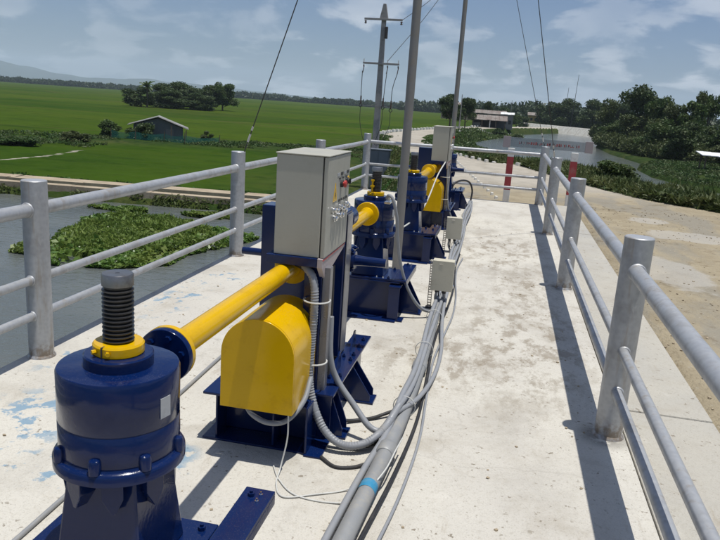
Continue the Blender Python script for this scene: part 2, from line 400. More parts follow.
def spline(pts, n=10):
    pts = [Vector(p) for p in pts]; P = [2 * pts[0] - pts[1]] + pts + [2 * pts[-1] - pts[-2]]; out_ = []
    for i in range(1, len(P) - 2):
        for k in range(n):
            t = k / n
            out_.append(.5 * ((2 * P[i]) + (-P[i - 1] + P[i + 1]) * t + (2 * P[i - 1] - 5 * P[i] + 4 * P[i + 1] - P[i + 2]) * t * t + (-P[i - 1] + 3 * P[i] - 3 * P[i + 1] + P[i + 2]) * t ** 3))
    out_.append(pts[-1]); return out_
def B(): return bmesh.new()
def from_arrays(name, V, F, mat, parent=None, kind=None, loc=None):
    me = bpy.data.meshes.new(name)
    V = np.asarray(V, dtype=np.float32).reshape(-1, 3); F = np.asarray(F, dtype=np.int32); k = F.shape[1]
    me.vertices.add(len(V)); me.vertices.foreach_set('co', V.ravel())
    me.loops.add(F.size); me.loops.foreach_set('vertex_index', F.ravel())
    me.polygons.add(len(F)); me.polygons.foreach_set('loop_start', np.arange(0, F.size, k, dtype=np.int32))
    me.polygons.foreach_set('loop_total', np.full(len(F), k, dtype=np.int32))
    me.update(calc_edges=True); me.materials.append(mat)
    o = bpy.data.objects.new(name, me); COL.objects.link(o)
    if parent: o.parent = parent
    if kind: o['kind'] = kind
    if loc: o.location = loc
    return o

# ------------------------------------------------------------------ terrain
WATER = -2.6
road_line = np.array([(2.6, -30, -.08), (2.6, 6, -.08), (2.4, 13, -.08), (1.2, 18, -.10), (-.9, 24, -.2), (-2.9, 31, -.35), (-5.7, 43, -.7), (-7.6, 53, -.9), (-9.0, 60, -.95),
                      (-9.5, 68, -1.0), (-8.9, 80, -1.05), (-7.4, 100, -1.15), (-5.0, 125, -1.25), (0, 150, -1.3), (10, 185, -1.4), (25, 215, -1.4)], float)
def seg_dist(X, Y, line):
    best = np.full(X.shape, 1e9); hz = np.zeros(X.shape)
    for a, b in zip(line, line[1:]):
        dx, dy = b[0] - a[0], b[1] - a[1]; t = np.clip(((X - a[0]) * dx + (Y - a[1]) * dy) / (dx * dx + dy * dy), 0, 1)
        d = np.hypot(X - a[0] - t * dx, Y - a[1] - t * dy); z = a[2] + t * (b[2] - a[2])
        m = d < best; best = np.where(m, d, best); hz = np.where(m, z, hz)
    return best, hz
def poly_sd(X, Y, poly):
    inside = np.zeros(X.shape, bool); best = np.full(X.shape, 1e9); n = len(poly)
    for i in range(n):
        (x0, y0), (x1, y1) = poly[i], poly[(i + 1) % n]
        c = ((y0 > Y) != (y1 > Y)) & (X < (x1 - x0) * (Y - y0) / (y1 - y0 + 1e-12) + x0); inside ^= c
        dx, dy = x1 - x0, y1 - y0; t = np.clip(((X - x0) * dx + (Y - y0) * dy) / (dx * dx + dy * dy), 0, 1)
        best = np.minimum(best, np.hypot(X - x0 - t * dx, Y - y0 - t * dy))
    return np.where(inside, best, -best)
canal = [(3, -60), (-200, -60), (-200, 0), (-60, 16.3), (-18.5, 22.55), (-9.8, 23.6), (-4.0, 24.0), (3, 20)]
river = [(60, 8), (30, 14), (17, 21), (10.5, 31), (6.5, 42), (3, 54), (-.5, 66), (-3.4, 80), (-4.6, 96), (-2.5, 112), (.2, 130), (1.2, 150), (2.2, 178), (3.6, 206),
         (21, 170), (17, 140), (13.0, 112), (12.4, 92), (13.4, 76), (11.4, 66), (11.2, 58), (12.8, 50), (17, 44), (32, 38), (70, 36)]
def height(X, Y):
    h = np.full(X.shape, -2.3)
    for p, dep in ((canal, 1.6), (river, 1.8)):
        s = poly_sd(X, Y, p); k = np.clip((s + .35) / 1.2, 0, 1); h = h - dep * k * k * (3 - 2 * k)
    # far right bank rises a little behind the river
    s = poly_sd(X, Y, river); bank = (np.clip(-s, 0, 10) / 10) * ((X > 10) & (Y > 40) & (Y < 200)); h = h + .5 * bank
    d, z = seg_dist(X, Y, road_line)
    wd = np.where(Y < 16, 2.9, np.where(Y < 24, 2.9 - (Y - 16) / 8 * 1.2, np.where(Y < 30, 1.7 - (Y - 24) / 6 * .35, np.where(Y < 56, 1.35, 1.7))))
    hr = z - np.maximum(0, d - wd - .25) * 1.5
    # apron left of the road just past the deck
    ap = poly_sd(X, Y, [(-1.9, 12.8), (4.5, 12.8), (2.0, 24), (-2.9, 25), (-2.2, 19)])
    ha = -.10 - np.maximum(0, -ap - .1) * 1.6
    h2 = np.maximum(h, np.maximum(hr, ha))
    # keep the water open under and left of the deck
    ud = (X < 1.0) & (Y < 13.0)
    h2 = np.where(ud, np.minimum(h2, np.where(X < -2.6, h, -3.9)), h2)
    dirt = np.clip(np.maximum(wd - d, ap) / .5 + .5, 0, 1) * (Y < 400)
    dirt = np.maximum(dirt, ((X > 1.2) & (X < 5.0) & (Y < 13.5)).astype(float))
    tr, _ = seg_dist(X, Y, np.array([(-45, 22, 0), (-24.5, 28.3, 0), (-24.2, 33, 0), (-25.2, 38.0, 0)], float))
    dirt = np.maximum(dirt, np.clip((.30 - tr) / .3 + .5, 0, 1) * .55)
    rough = np.zeros(X.shape)
    rough = np.maximum(rough, np.clip(1 - (d - 2) / 9, 0, 1))
    rough = np.maximum(rough, np.clip(1 - np.abs(poly_sd(X, Y, river)) / 12, 0, 1))
    tr2, _ = seg_dist(X, Y, np.array([(-36, 40, 0), (-28, 47, 0), (-20, 52, 0), (-11, 55, 0)], float))
    rough = np.maximum(rough, np.clip(1.1 - tr2 / 4.5, 0, 1)); rough = np.maximum(rough, np.clip(1 - np.abs(poly_sd(X, Y, canal)) / 1.2, 0, 1))
    rough = np.maximum(rough, ((X > 4) & (Y > 30)) * 1.0)
    return h2, dirt, rough
def axis(dense_lo, dense_hi, step_, far, mid=None):
    a = list(np.arange(dense_lo, dense_hi, step_)); s = step_; v = a[-1]
    while v < far: s *= (1.022 if mid and v < mid else 1.16); v += s; a.append(v)
    s = step_; v = a[0]; pre = []
    while v > -far: s *= 1.16; v -= s; pre.append(v)
    return np.array(pre[::-1] + a)
xs = axis(-26, 24, .4, 7000); ys = axis(-4, 60, .4, 7000, 250)
GX, GY = np.meshgrid(xs, ys); HZ, DI, RO = height(GX, GY)
rng = np.random.default_rng(3)
jit = np.array([noise.noise(Vector((x * .9, y * .9, 0))) for x, y in zip(GX.ravel(), GY.ravel())]).reshape(GX.shape)
HZ = HZ + jit * np.where(DI > .5, .015, .06) * (np.hypot(GX, GY) < 400)
nx, ny = len(xs), len(ys)
idx = np.arange(nx * ny).reshape(ny, nx)
F = np.stack([idx[:-1, :-1], idx[:-1, 1:], idx[1:, 1:], idx[1:, :-1]], -1).reshape(-1, 4)
ground = from_arrays('ground', np.stack([GX, GY, HZ], -1), F, M['ground'], kind='structure')
ground.data.polygons.foreach_set('use_smooth', [True] * len(ground.data.polygons))
for nm, arr in (('dirt', DI), ('rough', RO)):
    at_ = ground.data.attributes.new(nm, 'FLOAT', 'POINT'); at_.data.foreach_set('value', arr.ravel().astype(np.float32))
def gz(x, y):
    a, _, _ = height(np.array([[x]], float), np.array([[y]], float)); return float(a[0, 0])
# water: one sheet for the canal and one for the river
b = B(); b.faces.new([b.verts.new((x, y, WATER)) for x, y in ((2.6, -55), (-190, -55), (-190, 3), (-60, 21), (-18.5, 23.6), (-3.6, 24.2), (2.6, 20.5))])
link_mesh('canal_water', b, M['water'], kind='structure')
b = B(); b.faces.new([b.verts.new((x, y, WATER)) for x, y in ((62, 4), (15, 16), (3.2, 40), (-6.0, 78), (-6.0, 100), (4.0, 206), (24, 206), (24, 120), (18, 60), (24, 40), (74, 34))])
link_mesh('river_water', b, M['water'], kind='structure')
# hills far left and faint along the horizon
def hills(name, dist, pts, colr):
    m, nt, bb = new_mat(name + '_rock'); g = G(nt)
    nt.links.new(g.mix(g.step(g.noise(.004, 5, .6), .4, .65), colr, tuple(c * 1.5 for c in colr)), bb.inputs['Base Color']); bb.inputs['Roughness'].default_value = 1
    xs_ = np.linspace(pts[0][0], pts[-1][0], 160); zs = np.interp(xs_, [p[0] for p in pts], [p[1] for p in pts])
    zs = np.array([z * (1 + .22 * noise.fractal(Vector((x * .0021, dist, 0)), 1, 2, 6)) for x, z in zip(xs_, zs)])
    Vv = []; nl = 10
    for j in range(nl):
        t = j / (nl - 1)
        for x, z in zip(xs_, zs):
            prof = math.sin(math.pi * t) ** 1.0
            Vv.append((x, dist + (t - .5) * 1300 + 60 * noise.noise(Vector((x * .003, t * 5, 1))), -5 + (max(z, 1) + 5) * prof * (1 + .18 * (noise.noise(Vector((x * .006, t * 6, 4)))))))
    n_ = len(xs_); id_ = np.arange(n_ * nl).reshape(nl, n_)
    F_ = np.stack([id_[:-1, :-1], id_[:-1, 1:], id_[1:, 1:], id_[1:, :-1]], -1).reshape(-1, 4)
    o = from_arrays(name, Vv, F_, m, kind='structure'); return o
hills('distant_hills', 5000, [(-5600, 230), (-4700, 190), (-4030, 145), (-3750, 95), (-3480, 62), (-3200, 48), (-2700, 70), (-2300, 55), (-1900, 36), (-1300, 14)], (.03, .045, .045))

# ------------------------------------------------------------------ bridge deck
DX0, DX1, DY0, DY1 = -2.69, .765, -1.2, 13.05
b = B(); add_box(b, (DX0, DY0, -.45), (DX1, DY1, 0)); o = link_mesh('bridge_deck', b, M['deck'], bevel=.012, kind='structure')
for yy in (1.0, 6.4, 11.8):
    b = B(); add_box(b, (-2.45, yy - .35, -4.2), (.7, yy + .35, -.45)); link_mesh('bridge_pier', b, M['ledge'], kind='structure')
ledge = thing('concrete_kerb', 'flat concrete strip of cast slabs between the right hand railing and the dirt road', 'kerb', (0, 0, 0))
ys_l = [-1.2, .75, 3.93, 7.1, 10.2, 13.3]
for a, c in zip(ys_l, ys_l[1:]):
    b = B(); add_box(b, (.775, a + .004, -.4), (1.30, c - .004, -.012 + random.uniform(-.003, .003)))
    link_mesh('slab', b, M['ledge'], ledge, bevel=.008)

# ------------------------------------------------------------------ railings
def post_bm(h=1.055, r=.07):
    b = B(); add_lathe(b, [(r, -.02), (r, h - .004), (r - .004, h)], seg=32); return b
def rail_thing(name, label, pts, heights, post_pts, exts=(0, 0)):
    t = thing(name, label, 'railing', (pts[0][0], pts[0][1], 0))
    ox, oy = pts[0]
    me = None
    for (x, y) in post_pts:
        if me is None:
            p = link_mesh('post', post_bm(), M['galv'], t, smooth=True); me = p.data
        else:
            p = bpy.data.objects.new('post', me); COL.objects.link(p); p.parent = t
        p.location = (x - ox, y - oy, 0); p.rotation_euler = (0, 0, random.uniform(0, 6))
        b = B(); add_lathe(b, [(.082, 0), (.08, .006), (.0725, .016)], seg=24)
        q = link_mesh('weld_collar', b, M['galv'], p, smooth=True)
    for h, r in heights:
        for (a, c) in zip(pts, pts[1:]):
            av, cv = Vector((a[0] - ox, a[1] - oy, h)), Vector((c[0] - ox, c[1] - oy, h))
            d = (cv - av); n = 12
            b = B(); add_tube(b, [av + d * (i / n) + Vector((0, 0, random.uniform(-.0015, .0015))) for i in range(n + 1)], r, 20)
            link_mesh('rail', b, M['galv'], t, smooth=True)
    # weld beads where rails meet posts
    b = B(); b2 = 0
    for (x, y) in post_pts:
        for h, r in heights:
            for (a, c) in zip(pts, pts[1:]):
                d = Vector((c[0] - a[0], c[1] - a[1], 0)).normalized(); rel = Vector((x - a[0], y - a[1], 0)); s = rel.dot(d)
                if (rel - d * s).length > .05 or s < -.01 or s > (Vector(c) - Vector(a)).length + .01: continue
                for sg in (-1, 1):
                    if s + sg * .08 < 0 or s + sg * .08 > (Vector(c) - Vector(a)).length: continue
                    cc = Vector((x - ox, y - oy, h)) + d * sg * .070
                    add_tube(b, [cc - d * .006, cc, cc + d * .006], [r + .002, r + .007, r + .002], 16, True)
    link_mesh('weld_bead', b, M['galv'], t, smooth=True, kind='stuff')
    return t
HT = [(.890, .038), (.480, .0255), (.265, .0255)]
rail_thing('pipe_railing', 'long galvanised pipe railing along the canal side, left of the blue machines', [(-2.60, -.9), (-2.60, 12.97)], HT, [(-2.60, y) for y in (.36, 3.45, 6.52, 9.62, 12.97)])
rail_thing('pipe_railing', 'galvanised pipe railing on the right edge of the deck beside the dirt road', [(.68, -.9), (.66, 12.97)], HT, [(.68, .36), (.677, 3.53), (.672, 6.70), (.666, 9.80), (.66, 12.97)])
rail_thing('pipe_railing', 'cross railing closing the far end of the deck in front of the barrier board', [(-2.53, 12.97), (.59, 12.97)], [(.905, .034), (.49, .0255), (.275, .0255)], [(-2.53 + 0, 12.97)][:0])
# ------------------------------------------------------------------ screw jack
def ibeam_x(b, x0, x1, yc, h, w, t=.010):
    add_box(b, (x0, yc - w / 2, 0), (x1, yc + w / 2, t)); add_box(b, (x0, yc - w / 2, h - t), (x1, yc + w / 2, h))
    add_box(b, (x0 + .002, yc - t / 2, t), (x1 - .002, yc + t / 2, h - t))
def foot_bm(x, y, h, ln, wd=.10):
    """triangular gusset standing on a small base plate, reaching out to +x"""
    b = B(); add_box(b, (x - .02, y - wd / 2, .001), (x + ln, y + wd / 2, .013))
    for s in (-1, 1):
        yy = y + s * (wd / 2 - .012)
        add_prism(b, [(x - .018, .013), (x + ln - .02, .013), (x + ln - .02, .05), (x + .02, h), (x - .018, h)], 'y', yy - .005, yy + .005)
    return b
def bolt(b, c, r=.012, h=.012, axis='z', stud=True):
    c = Vector(c); ring = 6
    if axis == 'z': d = Vector((0, 0, 1))
    elif axis == 'y': d = Vector((0, 1, 0))
    elif axis == '-y': d = Vector((0, -1, 0))
    else: d = Vector((1, 0, 0))
    add_tube(b, [c, c + d * h], r, 6)
    if stud: add_tube(b, [c + d * h, c + d * (h + .008)], r * .5, 8)
def make_jack(label):
    t = thing('screw_jack', label, 'gate hoist', (0, 0, 0))
    Bl = M['blue']
    # base frame
    for yc in (-.13, .14):
        b = B(); add_box(b, (-.28, yc - (.125 if yc < 0 else .085), 0), (.26, yc + .06, .011)); add_box(b, (-.28, yc - .04, .284), (.26, yc + .06, .295)); add_box(b, (-.278, yc + .012, .0115), (.258, yc + .024, .2835)); link_mesh('base_beam', b, Bl, t, bevel=.002)
        for xx in (-.275,):
            b = B(); add_box(b, (xx, yc - .058, .0115), (xx + .012, yc - .006, .2835)); add_box(b, (xx, yc + .006, .0115), (xx + .012, yc + .058, .2835)); link_mesh('stiffener', b, Bl, t, bevel=.002)
    b = foot_bm(.262, .10, .27, .16, .16); link_mesh('foot_bracket', b, Bl, t, bevel=.002)
    b = B(); add_box(b, (.19, -.215, .0115), (.275, -.205, .262)); add_box(b, (.19, -.2045, .0115), (.2, -.12, .262)); add_box(b, (.188, -.218, .2625), (.28, -.115, .272)); add_box(b, (.262, -.22, .0), (.31, -.12, .011)); link_mesh('corner_leg', b, Bl, t, bevel=.002)
    b = B(); add_box(b, (-.27, -.165, .2965), (.208, .20, .312)); add_box(b, (.2095, -.165, .2965), (.312, .43, .312)); add_box(b, (.306, -.165, .262), (.312, .43, .2962))
    link_mesh('top_plate', b, Bl, t, bevel=.0025)
    for (x, y) in ((-.23, -.14), (.17, -.14), (.17, .16), (-.23, .16), (.255, .10), (.245, .38), (.05, .17)): b = B(); bolt(b, (x, y, .312)); link_mesh('bolt', b, M['blue'], t)
    for (x, y) in ((.275, .39), (.275, .35), (-.20, -.15), (.08, -.145), (.13, -.15)): b = B(); bolt(b, (x, y, .312), .007, .006); link_mesh('zinc_bolt', b, M['chrome'], t)
    # tapered pedestal
    b = B(); z0, z1, h0, h1 = .3125, .613, .128, .098
    a = [b.verts.new((sx * h0, sy * h0, z0)) for sx, sy in ((-1, -1), (1, -1), (1, 1), (-1, 1))]; c = [b.verts.new((sx * h1, sy * h1, z1)) for sx, sy in ((-1, -1), (1, -1), (1, 1), (-1, 1))]
    b.faces.new(a); b.faces.new(c)
    for i in range(4): b.faces.new((a[i], a[(i + 1) % 4], c[(i + 1) % 4], c[i]))
    link_mesh('pedestal', b, Bl, t, bevel=.006)
    # skirt brackets below the flange
    for k in range(8):
        an = R(22.5 + 45 * k); b = B(); rot = Matrix.Rotation(an, 3, 'Z')
        pr = [(-.027, .6128), (.027, .6128), (.027, .565), (.007, .522), (-.004, .522), (-.027, .565)]
        add_prism(b, pr, 'x', .092, .146)
        for v in b.verts: v.co = rot @ v.co
        link_mesh('gusset', b, Bl, t, bevel=.002)
    # gear housing
    b = B(); add_lathe(b, [(.168, .6135), (.173, .617), (.173, .642), (.169, .648), (.160, .651), (.157, .656)], seg=72); link_mesh('flange_ring', b, Bl, t, smooth=True)
    for k in range(8):
        b = B(); an = R(8 + 45 * k); c0 = Vector((.160 * math.cos(an), .160 * math.sin(an), 0))
        add_lathe(b, [(.016, .6485), (.016, .678), (.013, .686), (.006, .689)], (c0.x, c0.y, 0), seg=16); link_mesh('flange_bolt', b, Bl, t, smooth=True)
    b = B(); add_lathe(b, [(.156, .652), (.158, .66), (.158, .742), (.1565, .744), (.1565, .747), (.158, .749), (.1585, .878), (.155, .885), (.150, .8865)], seg=96); h_ = link_mesh('gear_housing', b, Bl, t, smooth=True)
    b = B(); add_box(b, (-.018, 0, -.028), (.018, .002, .028)); an = R(-14)
    o = link_mesh('name_plate', b, M['label'], h_); o.location = (.1595 * math.cos(an), .1595 * math.sin(an), .80); o.rotation_euler = (0, 0, an - R(90) + R(180))
    b = B(); add_lathe(b, [(.090, .8868), (.090, .915), (.086, .919)], seg=64); link_mesh('cap_ring', b, Bl, t, smooth=True)
    # yellow split collar
    b = B(); add_lathe(b, [(.064, .9195), (.066, .922), (.066, .944), (.062, .949), (.043, .949)], seg=56); y_ = link_mesh('clamp_collar', b, M['yellow'], t, smooth=True)
    b = B(); add_box(b, (-.0018, -.0685, .921), (.0018, -.055, .9495)); rt = Matrix.Rotation(R(-8), 3, 'Z')
    for v in b.verts: v.co = rt @ v.co
    link_mesh('split_gap', b, M['ink'], y_)
    b = B(); add_tube(b, [(.006, -.064, .934), (.012, -.072, .934)], .006, 6); link_mesh('clamp_screw', b, M['yellow'], y_); b = B(); add_tube(b, [(-.030, -.060, .934), (-.036, -.069, .934)], .006, 6); link_mesh('clamp_screw', b, M['yellow'], y_)
    # threaded screw: real thread ridges
    b = B(); prof = [(.030, .9495)]; z = .9505; p = .0112
    while z < 1.085: prof += [(.033, z), (.0400, z + p * .25), (.0408, z + p * .45), (.0400, z + p * .62), (.033, z + p * .88)]; z += p
    prof += [(.036, z), (.036, z + .004)]
    add_lathe(b, prof, seg=40); s_ = link_mesh('threaded_screw', b, M['screw'], t, smooth=True)
    b = B(); add_lathe(b, [(.036, z + .0045), (.0405, z + .006), (.0405, z + .034), (.038, z + .0375), (.006, z + .0375), (.005, z + .034)], seg=40); link_mesh('screw_tip', b, M['steel'], t, smooth=True)
    return t
def add_coupling(t, side):
    """input shaft stub and blue half coupling on the +y (side=1) or -y (side=-1) face"""
    s = side; Bl = M['blue']
    b = B(); add_lathe(b, [(.060, s * .150), (.060, s * .19), (.045, s * .195)], (0, 0, .80), 'y', 32); link_mesh('input_boss', b, Bl, t, smooth=True)
    b = B(); add_lathe(b, [(.028, s * .19), (.028, s * .262)], (0, 0, .815), 'y', 24); link_mesh('input_shaft', b, M['blue'], t, smooth=True)
    b = B(); add_lathe(b, [(.030, s * .245), (.084, s * .247), (.086, s * .250), (.086, s * .268), (.084, s * .270)], (0, 0, .815), 'y', 48); c = link_mesh('half_coupling', b, Bl, t, smooth=True)
    for k in range(6):
        b = B(); an = R(60 * k + 15); bolt(b, (.060 * math.cos(an), s * .247 - (.0 if s < 0 else .012), .815 + .060 * math.sin(an)), .011, .012, 'y', False); link_mesh('coupling_bolt', b, Bl, c)
jackA = make_jack('nearest blue screw jack with a bare threaded screw and yellow clamp collar'); jackA.location = (-.947, 1.565, 0)
jackB = copy_tree(jackA); jackB.location = (-.95, 5.20, 0); jackC = copy_tree(jackA); jackC.location = (-.95, 7.32, 0); jackD = copy_tree(jackA); jackD.location = (-.95, 11.50, 0)
tag(jackA, 'nearest blue screw jack, bare threaded screw rising from a yellow clamp collar', 'gate hoist', 'blue screw jacks along the deck')
tag(jackB, 'blue screw jack with a yellow rod beside its screw, behind the large beige cabinet', 'gate hoist', 'blue screw jacks along the deck')
tag(jackC, 'blue screw jack right of the nearer mast, in front of the far yellow guard', 'gate hoist', 'blue screw jacks along the deck')
tag(jackD, 'farthest blue screw jack, mostly hidden behind the far cabinet', 'gate hoist', 'blue screw jacks along the deck')
add_coupling(jackA, 1); add_coupling(jackC, 1); add_coupling(jackB, -1); add_coupling(jackD, -1)
# extras on second jack: yellow limit rod bracket
b = B(); add_tube(b, [(-.020, -.052, .95), (-.020, -.052, 1.03)], .007, 10); add_box(b, (-.034, -.062, .985), (-.006, -.042, 1.0)); add_box(b, (-.032, -.06, 1.03), (-.008, -.044, 1.042))
link_mesh('limit_rod', b, M['yellow'], jackB, bevel=.001)
b = B(); add_box(b, (.10, -.175, .885), (.145, -.06, .90)); add_tube(b, [(.12, -.10, .90), (.12, -.10, .94)], .012, 12); link_mesh('limit_bracket', b, M['chrome'], jackB, bevel=.002)

# ------------------------------------------------------------------ drive unit
def make_unit(label):
    t = thing('drive_unit', label, 'gearbox', (0, 0, 0)); Bl = M['blue']
    # local origin at x=-.95, y = guard front 2.65
    for yc in (.24, 1.02):
        b = B(); add_box(b, (-.32, yc - .08, 0), (.185, yc + .08, .010)); add_box(b, (-.32, yc - .075, .225), (.185, yc + .08, .235)); add_box(b, (-.26, yc + .055, .0105), (.18, yc + .065, .2245)); link_mesh('base_beam', b, Bl, t, bevel=.002)
        for xx in (-.262, .02):
            b = B(); add_box(b, (xx, yc - .06, .0105), (xx + .009, yc + .0545, .2245)); link_mesh('stiffener', b, Bl, t, bevel=.001)
    for xx in (-.255, .222):
        b = B(); add_box(b, (xx - .055, .30 if xx > 0 else .14, .2365), (xx + .055, 1.22, .249)); add_box(b, (xx - .006, .33, .02), (xx + .006, 1.2, .236)); link_mesh('side_rail', b, Bl, t, bevel=.002)
    b = B(); add_box(b, (.187, .14, .0), (.270, .34, .010)); add_box(b, (.187, .15, .0105), (.197, .33, .236)); add_box(b, (.1975, .325, .0105), (.262, .333, .236)); link_mesh('corner_leg', b, Bl, t, bevel=.002)
    b = B()
    for y in (.46, .54, .78, .86, 1.0, 1.12): (lambda q: (bolt(q, (.250, y, .249), .012, .013), link_mesh('bolt', q, Bl, t)))(B())
    for y in (.5, .82, 1.08): (lambda q: (bolt(q, (.205, y, .249), .010, .012), link_mesh('bolt', q, Bl, t)))(B())
    for (x, y, q) in ((.235, .42, .10), (.235, .86, .15)): link_mesh('foot_bracket', foot_bm(x, y, .215, q, .12), Bl, t, bevel=.002)
    for y in (.62, .98):  # upright triangular stays on the side rail
        b = B(); add_prism(b, [(y - .07, .2495), (y + .07, .2495), (y + .05, .34), (y + .02, .34)], 'x', .212, .220); link_mesh('stay', b, Bl, t, bevel=.001)
    # yellow guard: a tunnel with an arched top
    r = .166; zb, zt = .262, .515; n = 20
    arc = [(r * math.cos(math.pi * k / n), zt + r * math.sin(math.pi * k / n)) for k in range(n + 1)]
    outer = [(r, zb)] + arc + [(-r, zb)]
    b = B(); add_prism(b, outer, 'y', .0, .012); f_ = link_mesh('guard_front', b, M['yellow'], t, bevel=.002, smooth=True)
    b = B(); ri = r - .004; inner = [(ri, zb)] + [(ri * math.cos(math.pi * k / n), zt + ri * math.sin(math.pi * k / n)) for k in range(n + 1)] + [(-ri, zb)]
    y0, y1 = .013, .42
    oa = [b.verts.new((x, y0, z)) for x, z in outer]; ob = [b.verts.new((x, y1, z)) for x, z in outer]; ia = [b.verts.new((x, y0, z)) for x, z in inner]; ib = [b.verts.new((x, y1, z)) for x, z in inner]
    m_ = len(outer)
    for i in range(m_ - 1):
        b.faces.new((oa[i], oa[i + 1], ob[i + 1], ob[i])); b.faces.new((ia[i], ib[i], ib[i + 1], ia[i + 1])); b.faces.new((ob[i], ob[i + 1], ib[i + 1], ib[i])); b.faces.new((oa[i], ia[i], ia[i + 1], oa[i + 1]))
    for i in (0, m_ - 1): b.faces.new((oa[i], ob[i], ib[i], ia[i]))
    link_mesh('guard_shell', b, M['yellow'], t, smooth=True)
    # motor under the guard and chain case
    b = B(); add_lathe(b, [(.04, .03), (.11, .04), (.125, .06), (.125, .40), (.11, .43), (.09, .50)], (-.0, 0, .40), 'y', 32); link_mesh('motor', b, Bl, t, smooth=True)
    b = B(); add_box(b, (-.13, .08, .25), (.13, .40, .30)); link_mesh('motor_plate', b, Bl, t, bevel=.002)
    # gearbox case: tall box the shaft runs through
    b = B(); add_box(b, (-.285, .80, .2495), (.175, .94, 1.045)); link_mesh('gearbox_case', b, Bl, t, bevel=.005)
    b = B(); add_lathe(b, [(.012, 1.046), (.012, 1.075), (.008, 1.082)], (-.08, .87, 0), seg=12); link_mesh('breather', b, Bl, t, smooth=True)
    b = B(); add_lathe(b, [(.080, .471), (.085, .474), (.085, .492), (.05, .496), (.045, .60), (.060, .605), (.060, .799)], (0, 0, .815), 'y', 40); link_mesh('input_coupling', b, Bl, t, smooth=True)
    # cross shaft sticking out left and right
    b = B(); add_lathe(b, [(.050, .176), (.050, .198), (.030, .20), (.026, .26), (.024, .37)], (0, .99, .755), 'x', 28); cs = link_mesh('cross_shaft', b, Bl, t, smooth=True)
    b = B(); add_box(b, (.150, .94, .69), (.178, 1.055, .83)); link_mesh('bearing_cap', b, Bl, t, bevel=.004)
    b = B()
    for (y, z) in ((.96, .705), (1.04, .705), (.96, .815), (1.04, .815)): b = B(); bolt(b, (.178, y, z), .011, .012, 'x'); link_mesh('cap_bolt', b, Bl, t)
    b = B(); add_tube(b, [(-.20, .99, .74), (-.46, .99, .74)], .021, 20); link_mesh('cross_shaft', b, Bl, t, smooth=True)
    b = B(); add_lathe(b, [(.055, .9405), (.055, 1.06), (.045, 1.065)], (0, 0, .815), 'y', 32); link_mesh('output_boss', b, Bl, t, smooth=True)
    b = B(); add_lathe(b, [(.055, 1.14), (.060, 1.145), (.060, 1.26), (.052, 1.27)], (.085, 0, .955), 'y', 28); add_box(b, (-.10, .945, .88), (.10, 1.15, .94)); link_mesh('brake_motor', b, Bl, t, smooth=True)
    # pale sheet: sky reflection on the blue case side, put into its colour
    b = B(); add_box(b, (.1765, .82, .26), (.182, .935, 1.03)); link_mesh('sky_sheen_sheet', b, M['skysheen'], t, bevel=.002)
    return t
M['skysheen'] = paint('painted_sky_sheen', (.22, .22, .235), .3, .2, (.16, .14, .12), .4, metal=.4)  # pale grey stands in for sky reflected by the glossy blue paint
